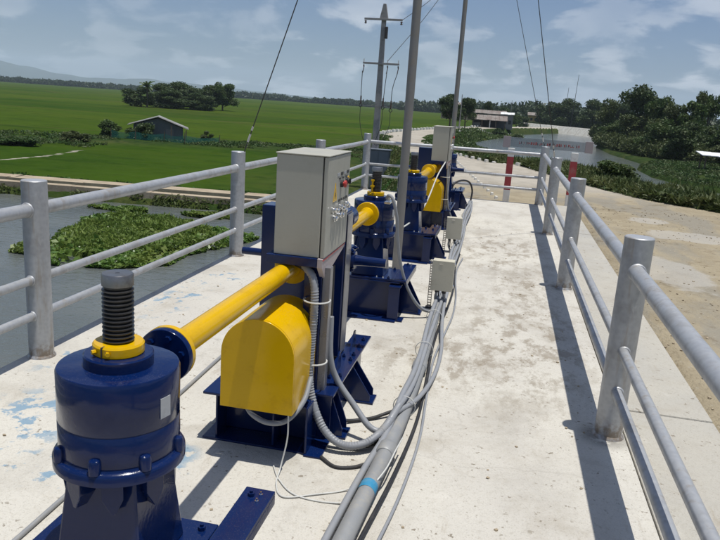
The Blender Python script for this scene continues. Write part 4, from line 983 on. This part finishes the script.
def get_crown(kind, matn, var):
    k = (kind, matn, var)
    if k not in KINDS:
        n = {'round': 9000, 'full': 11000, 'tall': 5600, 'tuft': 2600, 'low': 5200}[kind]; lf = {'round': .028, 'full': .027, 'tall': .028, 'tuft': .036, 'low': .040}[kind]
        me_, cl = crown_mesh('crown', 100 + 17 * var + len(KINDS), M[matn], kind, lf, n)
        b = B(); top = {'round': .62, 'full': .6, 'tall': .8, 'tuft': .8, 'low': .3}[kind]
        if kind != 'low':
            add_tube(b, [(0, 0, 0), (.012, .006, top * .4), (-.008, .01, top * .75), (.004, 0, top)], [.026, .020, .013, .006], 7)
            for c, r in cl[:7]: add_tube(b, [(0, 0, c[2] * .45), (c[0] * .5, c[1] * .5, c[2] * .72), (c[0], c[1], c[2])], [.011, .007, .003], 5)
        else:
            for c, r in cl[:6]: add_tube(b, [(0, 0, 0), (c[0] * .5, c[1] * .5, c[2] * .5), c], [.012, .008, .004], 5)
        tk = link_mesh('trunk', b, M['trunk']); tm = tk.data; bpy.data.objects.remove(tk)
        KINDS[k] = (me_, tm)
    return KINDS[k]
def plant(name, cat, label, x, y, h, wd, kind, matn, var=0, group=None, z=None, rz=None):
    me_, tm = get_crown(kind, matn, var); zz = gz(x, y) if z is None else z
    t = thing(name, label, cat, (x, y, zz - .05), random.uniform(0, 6.28) if rz is None else rz, group)
    for nm, m_ in (('crown', me_), ('trunk' if kind != 'low' else 'stems', tm)):
        o = bpy.data.objects.new(nm, m_); COL.objects.link(o); o.parent = t; o.scale = (wd, wd, h)
    return t
G1 = 'trees on the far right river bank'
TR = [  # label, x, y, height, width, kind, material, variant
 ('round dark tree left of the thatch coloured hut, the wider of the pair', -8.8, 105, 5.3, 5.4, 'round', 'leaf_dark', 0, None),
 ('darker narrow tree touching the hut from the left, beside the slim mast', -7.0, 112, 5.2, 4.2, 'round', 'leaf_dark', 1, None),
 ('slender tree with a bare trunk and tufted top standing behind the hut', -5.0, 150, 6.6, 3.0, 'tuft', 'leaf_dark', 0, None),
 ('rounded tree right behind the bright roofed shed', -1.8, 170, 5.4, 4.6, 'round', 'leaf_dark', 2, None),
 ('low rounded tree right of the shed with the bright roof', 1.5, 182, 4.2, 4.4, 'round', 'leaf_mid', 0, None),
 ('dark tree left of the yellow house at the river bend', 4.0, 200, 5.3, 5.6, 'round', 'leaf_dark', 3, None),
 ('dark tree just right of the yellow house', 11.6, 232, 8.6, 9.5, 'full', 'leaf_dark', 0, G1),
 ('tall dark tree behind the left end of the white embankment', 16.6, 222, 9.3, 10.5, 'full', 'leaf_dark', 1, G1),
 ('broad dark tree above the middle of the white embankment', 22.0, 206, 8.2, 9.5, 'full', 'leaf_dark', 2, G1),
 ('tall uneven tree above the right end of the white embankment', 15.1, 118, 7.2, 6.0, 'full', 'leaf_olive', 0, G1),
 ('tallest broad tree in the middle of the right bank', 16.8, 104, 8.6, 7.0, 'full', 'leaf_dark', 1, G1),
 ('tree right of the tallest one, its crown a little lower', 18.4, 96, 7.6, 5.6, 'round', 'leaf_mid', 0, G1),
 ('olive green tree in the dip right of the tallest tree', 17.9, 86, 6.0, 5.6, 'full', 'leaf_olive', 1, G1),
 ('thin crowned tree with sky showing through, near the right edge', 19.4, 84, 6.5, 5.6, 'tall', 'leaf_mid', 0, G1),
 ('leggy tree with small tufts at the right edge of the picture', 22.2, 88, 7.6, 4.2, 'tuft', 'leaf_mid', 1, G1),
 ('slim leggy tree with a single tuft, left of the edge one', 20.6, 86, 7.2, 2.8, 'tuft', 'leaf_olive', 2, G1),
 ('dark bushy tree rising from the right edge above the small white roof', 21.5, 74, 6.4, 5.5, 'full', 'leaf_dark', 2, G1),
 ('low spreading tree overhanging the water at the embankment end', 14.4, 106, 3.6, 5.0, 'full', 'leaf_mid', 0, G1),
 ('feathery bamboo clump overhanging the river below the tallest tree', 16.0, 97, 4.8, 6.6, 'full', 'leaf_olive', 0, G1),
 ('wide bamboo clump hanging over the narrow channel', 17.4, 85, 4.4, 6.2, 'full', 'leaf_mid', 1, G1),
 ('bushy undergrowth tree above the green mud bank on the right', 18.0, 77, 4.2, 6.0, 'full', 'leaf_dark', 0, G1),
 ('low shrubby tree beside the small white roof', 20.4, 70, 3.0, 4.4, 'full', 'leaf_olive', 1, G1),
 ('dark tree behind the right end of the white embankment', 28.5, 196, 8.0, 10, 'full', 'leaf_dark', 2, G1),
]
for lb, x, y, h, wd, k, mt, v, g_ in TR: plant('broadleaf_tree', 'tree', lb, x, y, h, wd, k, mt, v, g_)
G2 = 'trees of the grove in the rice field'
GRV = [('leftmost rounded tree of the field grove', -78.4, 140, 4.4, 8.6, 'full', 'leaf_dark', 0), ('tree with the broad rounded top left of centre in the grove', -76.5, 147, 5.3, 9.4, 'full', 'leaf_dark', 1), ('middle tree of the grove with a domed crown', -74.4, 150, 5.9, 9.6, 'full', 'leaf_dark', 2),
       ('lower tree in the dip right of the grove middle', -69.8, 148, 4.9, 9.0, 'full', 'leaf_dark', 0), ('rounded tree right of the dip in the grove', -67.6, 152, 5.6, 8.8, 'full', 'leaf_dark', 1), ('tallest narrow tree at the right end of the grove', -66.0, 155, 6.8, 7.4, 'full', 'leaf_mid', 1),
       ('low bushy tree filling the front of the grove at centre', -71.9, 141, 3.9, 9.6, 'full', 'leaf_dark', 2), ('low bushy tree filling the front right of the grove', -66.9, 144, 3.9, 9.0, 'full', 'leaf_dark', 0)]
for lb, x, y, h, wd, k, mt, v in GRV: plant('grove_tree', 'tree', lb, x, y, h, wd, k, mt, v, G2)
# coconut palm in the grove
t = thing('palm_tree', 'feathery palm standing out above the left part of the field grove', 'palm tree', (-75.6, 137.5, -2.35))
b = B(); add_tube(b, [(0, 0, 0), (.1, 0, 2), (.05, 0, 3.8), (0, 0, 4.4)], [.2, .15, .12, .1], 8); link_mesh('trunk', b, M['trunk'], t)
b = B(); rr = random.Random(5)
for k in range(16):
    a = k * 2.4; el = rr.uniform(-.1, 1.5); pr = []
    for i in range(7):
        q = i / 6 * 1.6; pr.append(Vector((q * math.cos(a), q * math.sin(a), 4.4 + q * el - .42 * q * q)))
    for p0, p1 in zip(pr, pr[1:]):
        s = Vector((-math.sin(a), math.cos(a), 0)) * .22
        for sg in (-1, 1):
            v = [b.verts.new(p) for p in (p0, p1, p1 + s * sg - Vector((0, 0, .18)), p0 + s * sg - Vector((0, 0, .18)))]; b.faces.new(v)
link_mesh('frond', b, M['leaf_mid'], t)
# far tree lines: one mass that nobody could count
def tree_line(name, pts, depth, n, seed, leaf, mat='leaf_far', hvar=.35, hh=7.0):
    rng = np.random.default_rng(seed); C = []
    seg = []; tot = 0
    for a, c in zip(pts, pts[1:]): d = math.hypot(c[0] - a[0], c[1] - a[1]); seg.append(d); tot += d
    nc = int(tot / (hh * .17)); cl = []
    for i in range(nc):
        s = rng.uniform(0, tot); k = 0
        while s > seg[k]: s -= seg[k]; k += 1
        a, c = pts[k], pts[k + 1]; f_ = s / seg[k]; x = a[0] + (c[0] - a[0]) * f_; y = a[1] + (c[1] - a[1]) * f_ + rng.uniform(-depth, depth)
        h = hh * (1 + hvar * (noise.noise(Vector((x * .012, y * .01, seed))) * 1.4 + rng.normal() * .35)); h = max(h, hh * .55)
        cl.append(((x, y, -2.3 + h * .45), (h * rng.uniform(.45, .8), h * .5, h * .52)))
    C = crown_points(rng, n, cl, .5); C[:, 2] = np.maximum(C[:, 2], -2.2); V, F_ = leaf_quads(C, leaf, rng); return from_arrays(name, V, F_, M[mat], kind='stuff')
tree_line('far_tree_line', [(-900, 760), (-650, 820), (-430, 800), (-200, 780), (-90, 800)], 18, 90000, 11, 2.0, hh=5.6)
tree_line('far_tree_line', [(-100, 640), (-40, 600), (60, 560), (260, 520)], 25, 40000, 12, 1.7, hh=7.5)
tree_line('far_village_trees', [(-24, 330), (0, 300), (20, 260), (50, 230), (90, 190)], 12, 22000, 13, .9, mat='leaf_far', hh=7.0)
for i, (x, y, h, w_) in enumerate([(-22, 150, 1.4, 8), (30, 120, 3, 12)]): pass
tree_line('river_undergrowth', [(13.8, 112), (14.4, 97), (15.6, 85), (17.8, 77), (20.5, 71), (26, 67)], 1.6, 42000, 14, .16, mat='leaf_olive', hh=1.9)
tree_line('river_undergrowth', [(15, 118), (18, 97), (20.5, 82), (27, 74)], 2.0, 42000, 16, .18, mat='leaf_dark', hh=3.6)

# scattered low vegetation as ground cover
def cover(name, poly, n, seed, size, mat, hmax, dens_scale=.6, thr=.0, flat=0.0, asp=2.2, zfix=None):
    rng = np.random.default_rng(seed); P = np.array(poly); lo, hi = P.min(0), P.max(0); X = rng.uniform(lo[0], hi[0], n * 3); Y = rng.uniform(lo[1], hi[1], n * 3)
    m_ = poly_sd(X, Y, poly) > 0
    dn = np.array([noise.fractal(Vector((x * dens_scale, y * dens_scale, seed)), 1, 2, 3) for x, y in zip(X, Y)]); m_ &= dn > thr
    X, Y, dn = X[m_][:n], Y[m_][:n], dn[m_][:n]; Z, D, _ = height(X[None], Y[None]); Z = Z[0] if zfix is None else np.full(len(X), zfix)
    hh = hmax * np.clip(.35 + (dn - thr) * 1.3, .2, 1.1); C = np.stack([X, Y, Z + hh * rng.random(len(X)) ** .8], -1); V, F_ = leaf_quads(C, size, rng, flat, asp); return from_arrays(name, V, F_, M[mat], kind='stuff')
cover('bank_grass', [(4.9, 14.2), (3.1, 16.3), (1.9, 19.2), (.3, 24.3), (-1.7, 29.5), (-3.2, 36), (-5.2, 48), (-6.6, 60), (-6.6, 74), (-3.6, 78), (-.4, 66), (3, 54), (6.5, 42), (10.5, 31), (17, 21), (14, 12)], 110000, 21, .042, 'leaf_bush', .11, .8, -.25)
cover('bank_grass', [(5.2, 14.0), (3.2, 16.3), (2.0, 19.2), (.5, 23.9), (-1.6, 29.5), (-.4, 29.5), (2.4, 24), (4.6, 20.5), (7.5, 17.5), (9, 14.5)], 90000, 44, .06, 'dry', .20, .9, -.35, 0, 5)
cover('bank_grass', [(-3.2, 36), (-5.2, 48), (-6.9, 60), (-7.0, 90), (-5.4, 108), (-1.0, 128), (3.0, 132), (-4.6, 96), (-3.4, 80), (3, 54), (6.5, 42)], 16000, 27, .16, 'leaf_mid', .30, .4, -.2)
cover('roadside_weeds', [(-2.3, 13.3), (-2.5, 19), (-3.3, 25), (-4.3, 31), (-6.9, 42), (-9.0, 51), (-11.0, 60), (-14, 60), (-10.6, 50), (-8.2, 41), (-5.4, 31), (-4.2, 25), (-3.5, 19), (-3.3, 13.3)], 45000, 22, .045, 'dry', .09, .5, -.2)
cover('roadside_weeds', [(-2.2, 30.5), (-3.2, 34.5), (-4.6, 41), (-6.1, 50), (-4.6, 50), (-3.2, 41), (-2.0, 34)], 6000, 28, .06, 'leaf_bush', .2, .7, .0)
cover('field_weeds', [(-46, 33), (-34, 42), (-27, 49), (-20, 49), (-9, 50), (-9, 58), (-20, 57), (-29, 52), (-36, 46), (-50, 38)], 50000, 23, .075, 'leaf_bush', .26, .3, -.02)
cover('field_weeds', [(-46, 30), (-32, 36), (-26, 40), (-26.5, 43), (-33, 41), (-50, 35)], 14000, 31, .07, 'leaf_bush', .28, .4, .05)
cover('mud_bank_weeds', [(11.6, 66), (11.4, 58), (13, 50.5), (17, 44.5), (32, 39), (40, 60), (24, 72), (15, 76)], 80000, 24, .08, 'leaf_bush', .28, .3, -.3)
cover('path_weeds', [(-30, 20.95), (-18.5, 22.35), (-9.8, 23.45), (-4, 23.8), (-4, 24.3), (-9.8, 23.9), (-18.5, 22.75), (-30, 21.3)], 14000, 29, .06, 'dry', .16, .9, -.1)
cover('path_weeds', [(-30, 23.3), (-18.5, 24.9), (-9.8, 26.1), (-4, 26.6), (-4, 27.3), (-9.8, 26.8), (-18.5, 25.6), (-30, 24)], 12000, 30, .06, 'rice', .14, .9, -.05)
# water hyacinth mats
H1 = [(-11.9, 14.7), (-12.2, 15.6), (-11.7, 16.4), (-12.5, 17.4), (-12.2, 18.6), (-13.0, 19.4), (-12.7, 20.6), (-11.7, 21.1), (-10.9, 20.6), (-9.9, 21.0), (-9.2, 20.1), (-8.2, 20.4), (-7.0, 19.4), (-7.4, 17.8), (-7.9, 16.4), (-7.8, 15.2), (-8.8, 14.3), (-10.2, 14.0), (-11.0, 14.6)]
cover('water_hyacinth', H1, 40000, 26, .085, 'hyacinth', .11, .75, -.13, .6, 1.2, zfix=WATER + .01)
cover('floating_grass', [(-11.3, 15.6), (-12.0, 18.0), (-12.2, 20.4), (-9.6, 20.4), (-8.0, 18.6), (-8.4, 16.2), (-9.8, 14.9)], 26000, 41, .05, 'floatgrass', .22, .8, -.05, 0, 4, zfix=WATER + .06)
cover('water_hyacinth', H1, 2600, 43, .125, 'hyacinth', .17, .7, -.2, .3, 1.2, zfix=WATER + .02)
cover('water_hyacinth', [(-14.2, 21.6), (-13.4, 22.0), (-12.3, 22.1), (-11.9, 21.7), (-12.8, 21.4)], 2400, 32, .08, 'hyacinth', .13, .8, -.5, .35, 1.3, zfix=WATER + .01)
cover('water_hyacinth', [(-10.9, 22.1), (-9.7, 22.6), (-8.8, 22.3), (-9.3, 21.9), (-10.4, 21.8)], 2200, 33, .08, 'hyacinth', .13, .8, -.5, .35, 1.3, zfix=WATER + .01)
# individual bushes on the near river bank and round the field hut
BU = [('large leafy bush at the start of the near river bank, behind the barrier post', 2.9, 19.9, .85, 1.7, 'leaf_bush', 0), ('dark green bush in the middle of the near bank', 4.1, 18.8, .60, 1.9, 'leaf_mid', 1), ('pale bush at the edge of the dirt road near the right side', 4.9, 16.9, .55, 1.7, 'leaf_bush', 2), ('dark bush at the right edge of the picture above the dirt road', 5.9, 15.9, .9, 1.8, 'leaf_mid', 0),
      ('tall leafy bush at the waters edge beyond the barrier board', 3.5, 24.5, 1.5, 1.8, 'leaf_mid', 2), ('greyish bush directly under the barrier board', 1.2, 23.9, .55, 1.4, 'leaf_bush', 1), ('low bush between the far corner post and the barrier', 2.0, 21.8, .5, 1.2, 'leaf_olive', 0), ('low bush right of the white kerb blocks at the road bend', -.3, 27.4, .5, 1.4, 'leaf_bush', 0),
      ('small dark bush beside the farthest visible kerb blocks', -1.7, 32.7, .5, 1.6, 'leaf_mid', 0)]
for lb, x, y, h, wd, mt, v in BU: plant('bush', 'bush', lb, x, y, h, wd, 'low', mt, v)
plant('bush', 'bush', 'dark rounded bush against the front of the field hut', -28.2, 50.2, 1.85, 2.7, 'low', 'leaf_dark', 0)
plant('bush', 'bush', 'scraggly bush left of the field hut', -31.0, 50.2, 1.6, 2.6, 'low', 'leaf_mid', 1)
plant('bush', 'bush', 'small bush right of the field hut', -23.6, 52.5, 1.2, 1.7, 'low', 'leaf_olive', 1)
plant('bush', 'bush', 'low bush on the field track at the left edge', -29.5, 37.5, .9, 3.0, 'low', 'leaf_bush', 1)
plant('bush', 'bush', 'grassy bush between the left edge and the field hut', -29.0, 43, 1.1, 2.6, 'low', 'leaf_olive', 0)
plant('bush', 'bush', 'banana like dark bush in front of the bright roofed shed', 1.2, 131, 2.6, 5.0, 'low', 'leaf_mid', 1)
plant('bush', 'bush', 'dark bush hiding the foot of the yellow house', 7.6, 226, 2.4, 7.5, 'low', 'leaf_dark', 0)
plant('bush', 'bush', 'bush under the right eave of the thatch coloured hut', -2.0, 122, 1.6, 3.4, 'low', 'leaf_dark', 1)

# ------------------------------------------------------------------ irrigation path
def strip(name, pts, w0, w1, z0, z1, mat, step_=3.2, parent=None):
    for (a, c) in zip(pts, pts[1:]):
        d = Vector((c[0] - a[0], c[1] - a[1], 0)); n = Vector((-d.y, d.x, 0)).normalized(); k = max(1, int(d.length / step_))
        for i in range(k):
            p0 = Vector((a[0], a[1], 0)) + d * (i / k) + d.normalized() * .01; p1 = Vector((a[0], a[1], 0)) + d * ((i + 1) / k) - d.normalized() * .01
            b = B(); lo = [b.verts.new((q + n * w_ + Vector((0, 0, z0)))) for q, w_ in ((p0, w0), (p1, w0), (p1, w1), (p0, w1))]; dz = random.uniform(-.01, .01); hi = [b.verts.new((q + n * w_ + Vector((0, 0, z1 + dz)))) for q, w_ in ((p0, w0), (p1, w0), (p1, w1), (p0, w1))]
            b.faces.new(lo[::-1]); b.faces.new(hi)
            for j in range(4): b.faces.new((lo[j], lo[(j + 1) % 4], hi[(j + 1) % 4], hi[j]))
            link_mesh(name, b, mat, parent)
dt = thing('irrigation_ditch', 'two low pale concrete walls of a ditch running between the canal and the rice field', 'ditch', (0, 0, 0))
PL = [(-60, 16.2), (-18.9, 22.75), (-9.8, 23.9), (-4.6, 24.3)]
strip('slab', PL, .0, .42, -2.75, -2.16, M['path'], 3, dt); strip('slab', PL, .95, 1.25, -2.6, -2.12, M['path'], 3, dt); strip('slab', PL, 1.45, 2.2, -2.5, -2.17, M['path'], 3, dt)

# ------------------------------------------------------------------ field hut, net
t = thing('field_hut', 'small grey hut with a pale sagging gable roof in the rice field', 'hut', (-27.9, 52.6, -2.35), R(27))
b = B(); add_prism(b, [(-1.9, 0), (1.9, 0), (1.9, 1.0), (0, 1.72), (-1.9, 1.15)], 'y', -1.2, 1.2); link_mesh('wall', b, M['hutwall'], t)
for s, (xa, za, xb, zb) in ((1, (0, 1.80, 2.35, .92)), (-1, (0, 1.80, -2.35, 1.05))):
    for k in range(6):
        y0 = -1.5 + k * .5; b = B(); dz = random.uniform(-.03, .03)
        add_prism(b, [(xa, za + dz), (xb, zb + dz), (xb, zb + .04 + dz), (xa, za + .04 + dz)], 'y', y0 + .004, y0 + .498); link_mesh('roof_sheet', b, M['roof_pale'], t)
b = B(); add_box(b, (.55, -1.235, .0), (1.15, -1.205, .9)); link_mesh('door', b, M['wall_grey'], t)
b = B(); add_box(b, (.95, -1.5, 0), (1.03, -1.42, 1.2)); add_box(b, (2.1, -1.5, 0), (2.18, -1.42, .9)); link_mesh('awning_post', b, M['wood'], t)
def clear_board():
    m = M['board']; nt = m.node_tree; pb = nt.nodes['Principled BSDF']; tr = nt.nodes.new('ShaderNodeBsdfTransparent'); mx = nt.nodes.new('ShaderNodeMixShader'); mx.inputs[0].default_value = .42
    nt.links.new(tr.outputs[0], mx.inputs[1]); nt.links.new(pb.outputs[0], mx.inputs[2]); nt.links.new(mx.outputs[0], nt.nodes['Material Output'].inputs[0])
clear_board()
def net_mat():
    m, nt, bb = new_mat('green_net'); bb.inputs['Base Color'].default_value = (.02, .16, .12, 1); bb.inputs['Roughness'].default_value = .7
    tr = nt.nodes.new('ShaderNodeBsdfTransparent'); mx = nt.nodes.new('ShaderNodeMixShader'); mx.inputs[0].default_value = .55
    nt.links.new(tr.outputs[0], mx.inputs[1]); nt.links.new(bb.outputs[0], mx.inputs[2]); nt.links.new(mx.outputs[0], nt.nodes['Material Output'].inputs[0]); return m
M['net'] = net_mat()
t = thing('net_fence', 'sagging green net fence strung in front of the field hut', 'net fence', (-30.5, 49.6, -2.3))
npts = [(.2, -.1), (2.4, -.3), (4.6, .1), (6.4, -.1), (8.8, .9)]
b = B()
for a, c in zip(npts, npts[1:]):
    prev = None
    for i in range(5):
        f_ = i / 4; x, y = a[0] + (c[0] - a[0]) * f_, a[1] + (c[1] - a[1]) * f_; sag = .14 * math.sin(math.pi * f_); cur = (b.verts.new((x, y, .02)), b.verts.new((x, y + .02, .62 - sag)))
        if prev: b.faces.new((prev[0], cur[0], cur[1], prev[1]))
        prev = cur
link_mesh('net', b, M['net'], t)
for x, y in npts:
    b = B(); add_tube(b, [(x, y, -.1), (x, y, .78)], .03, 6); link_mesh('stake', b, M['wood'], t)

# ------------------------------------------------------------------ far buildings
def roof_sheets(t, x0, x1, y0, y1, zl, zh, n, mat, ridge=None):
    w_ = (x1 - x0) / n
    for k in range(n):
        a, c = x0 + k * w_ + .01, x0 + (k + 1) * w_ - .01; dz = random.uniform(-.03, .03)
        if ridge is None: polys = [[(y0, zl + dz), (y1, zh + dz), (y1, zh + .06 + dz), (y0, zl + .06 + dz)]]
        else: polys = [[(y0, zl + dz), (ridge, zh + dz), (ridge, zh + .06 + dz), (y0, zl + .06 + dz)], [(ridge, zh + dz), (y1, zl + dz), (y1, zl + .06 + dz), (ridge, zh + .06 + dz)]]
        for p in polys: b = B(); add_prism(b, p, 'x', a, c); link_mesh('roof_sheet', b, mat, t)
def window(t, x, z, w_, h, y):
    b = B(); add_box(b, (x, y - .05, z), (x + w_, y - .002, z + h)); o = link_mesh('window', b, M['window'], t)
    return o
Hx = gz(-3.6, 128)
t = thing('thatch_house', 'low open fronted hut with a rusty brown sheet roof on the far river bank', 'hut', (-3.9, 130, -1.45), R(2))
b = B(); add_box(b, (-2.9, .4, 0), (-2.75, 3.6, 1.9)); add_box(b, (-2.75, 3.4, 0), (2.9, 3.6, 2.2)); add_box(b, (1.2, .4, 0), (1.35, 3.4, 1.9)); add_box(b, (-2.75, .4, 0), (-1.5, .5, 1.0)); link_mesh('wall', b, M['hutwall'], t)
for x in (-2.9, -1.2, .2, 1.3, 2.9):
    b = B(); add_box(b, (x - .07, -.07, 0), (x + .07, .07, 1.55)); link_mesh('post', b, M['wood'] if x != .2 else M['white'], t)
roof_sheets(t, -3.3, 3.3, -.5, 3.9, 1.50, 2.35, 9, M['roof_rust'], 1.9)
t = thing('shed', 'grey shed with a bright white sheet roof right of the rusty roofed hut', 'shed', (-.75, 136, -1.5))
b = B(); add_box(b, (-1.1, 0, 0), (1.1, 3, 2.65)); link_mesh('wall', b, M['wall_grey'], t); window(t, -.7, 1.0, .6, .7, 0); window(t, .3, 1.0, .5, .7, 0)
roof_sheets(t, -1.3, 1.3, -.5, 3.4, 2.72, 3.1, 4, M['roof_bright'])
t = thing('house', 'dark roofed building behind the rusty roofed hut', 'house', (-4.2, 142, -1.5))
b = B(); add_box(b, (-3.2, 0, 0), (3.0, 4, 2.6)); link_mesh('wall', b, M['hutwall'], t); roof_sheets(t, -3.4, 3.2, -.4, 4.4, 2.66, 3.3, 7, M['roof_rust'], 2.0)
t = thing('house', 'tan two part house with dark windows far behind the hut, left of the tufted tree', 'house', (-18.0, 238, -1.7))
b = B(); add_box(b, (-5.2, 0, 0), (-.2, 5, 5.6)); add_box(b, (-.2, .4, 0), (4.6, 5, 4.6)); link_mesh('wall', b, M['wall_tan'], t)
for x in (-4.6, -3.2, -1.8): window(t, x, 3.3, .8, 1.0, 0)
for x in (.5, 1.9, 3.3): window(t, x, 2.5, .8, 1.0, .4)
roof_sheets(t, -5.5, -.25, -.6, 5.6, 5.65, 6.7, 4, M['roof_pale'], 2.5); roof_sheets(t, -.2, 5.0, -.2, 5.6, 4.65, 5.6, 4, M['roof_rust'], 2.6)
t = thing('house', 'yellow walled house with a small brown roof at the river bend', 'house', (8.6, 262, -2.4))
b = B(); add_box(b, (-2.6, 0, 0), (2.8, 4, 3.6)); link_mesh('wall', b, M['wall_yellow'], t)
for x in (-1.9, -.4, 1.2): window(t, x, 1.8, .8, .9, 0)
roof_sheets(t, -3.0, 3.2, -.6, 4.6, 3.66, 4.7, 5, M['roof_rust'], 2.0)
t = thing('small_shelter', 'small white roofed shelter among the trees at the right edge', 'shelter', (17.2, 62.5, gz(17.2, 62.5)))
for x, y in ((-1.1, 0), (1.1, 0), (-1.1, 1.6), (1.1, 1.6)):
    b = B(); add_box(b, (x - .05, y - .05, 0), (x + .05, y + .05, 1.2)); link_mesh('post', b, M['wood'], t)
roof_sheets(t, -1.5, 1.6, -.4, 2.0, 1.2, 1.42, 5, M['roof_bright'])
# white river embankment wall
t = thing('embankment_wall', 'long white sloped concrete embankment across the far end of the river', 'wall', (0, 0, 0))
EW = [(4.6, 206), (12, 190), (21.5, 169), (30, 150)]
for a, c in zip(EW, EW[1:]):
    d = Vector((c[0] - a[0], c[1] - a[1], 0)); n = Vector((-d.y, d.x, 0)).normalized(); k = max(2, int(d.length / 3.5))
    for i in range(k):
        p0 = Vector((a[0], a[1], 0)) + d * (i / k) + d.normalized() * .03; p1 = Vector((a[0], a[1], 0)) + d * ((i + 1) / k) - d.normalized() * .03
        b = B(); p0 = p0 - n * 4.0; p1 = p1 - n * 4.0; q = [p0 + Vector((0, 0, -3.2)), p1 + Vector((0, 0, -3.2)), p1 + n * 1.8 + Vector((0, 0, -.80)), p0 + n * 1.8 + Vector((0, 0, -.80))]
        v = [b.verts.new(x) for x in q] + [b.verts.new(x + n * .8) for x in q]
        for f_ in ((0, 1, 2, 3), (4, 7, 6, 5), (0, 4, 5, 1), (3, 2, 6, 7), (0, 3, 7, 4), (1, 5, 6, 2)): b.faces.new([v[j] for j in f_])
        link_mesh('slab', b, M['wallc'], t, bevel=.03)
# thin far poles
for lb, x, y, h, lean in (('slim pale utility pole in front of the round dark trees by the hut', -7.3, 104, 4.9, .0), ('thin dark pole sticking above the trees at the river bend, leaning right', 17.4, 218, 16, .5), ('short thin pole left of the leaning one above the bend trees', 15.6, 222, 12.4, .2), ('far utility pole with a cross arm right of the bright roofed shed', -.3, 205, 7.4, 0)):
    b = B(); z = gz(x, y); add_tube(b, [(0, 0, -.2), (lean, 0, h)], [.11, .05], 7)
    if 'cross' in lb: add_box(b, (-.7, -.05, h - .8), (.7, .05, h - .68))
    o = link_mesh('far_pole', b, M['concpole'] if 'pale' in lb or 'cross' in lb else M['wire'], smooth=True, loc=(x, y, z)); tag(o, lb, 'pole')
rr = random.Random(9)
b = B()
for k in range(1500):   # loose gravel on the dirt road
    x, y = rr.uniform(1.35, 5.2), rr.uniform(1.5, 14.5); s = rr.uniform(.003, .010); z = gz(x, y) + s * .2
    vs = add_box(b, (x - s, y - s, z - s * .6), (x + s, y + s, z + s * .6), Matrix.Rotation(rr.uniform(0, 3), 3, 'Z'))
    for v in vs: v.co += Vector((rr.uniform(-1, 1), rr.uniform(-1, 1), rr.uniform(-1, 1))) * s * .35
link_mesh('gravel', b, M['path'], kind='stuff')
b = B()
for k in range(260):   # crumbs of mortar and grit on the deck
    x, y = rr.uniform(-2.5, .6), rr.uniform(1.6, 10); s = rr.uniform(.002, .007)
    vs = add_box(b, (x - s, y - s, 0), (x + s, y + s, s), Matrix.Rotation(rr.uniform(0, 3), 3, 'Z'))
    for v in vs: v.co += Vector((rr.uniform(-1, 1), rr.uniform(-1, 1), 0)) * s * .4
link_mesh('grit', b, M['path'], kind='stuff')

# ------------------------------------------------------------------ haze
b = B(); add_box(b, (-9500, -9500, -12), (9500, 9500, 330))
hz = link_mesh('haze', b, None, kind='stuff') if False else None
me_h = bpy.data.meshes.new('haze'); bmesh.ops.recalc_face_normals(b, faces=b.faces[:]); b.to_mesh(me_h); b.free()
hm = bpy.data.materials.new('air_haze'); hm.use_nodes = True; hn = hm.node_tree; hn.nodes.remove(hn.nodes['Principled BSDF'])
pv = hn.nodes.new('ShaderNodeVolumePrincipled'); pv.inputs['Color'].default_value = (.74, .87, 1, 1); pv.inputs['Density'].default_value = .00016; pv.inputs['Anisotropy'].default_value = 0.0
hn.links.new(pv.outputs[0], hn.nodes['Material Output'].inputs['Volume']); me_h.materials.append(hm)
ho = bpy.data.objects.new('haze', me_h); COL.objects.link(ho); ho['kind'] = 'stuff'
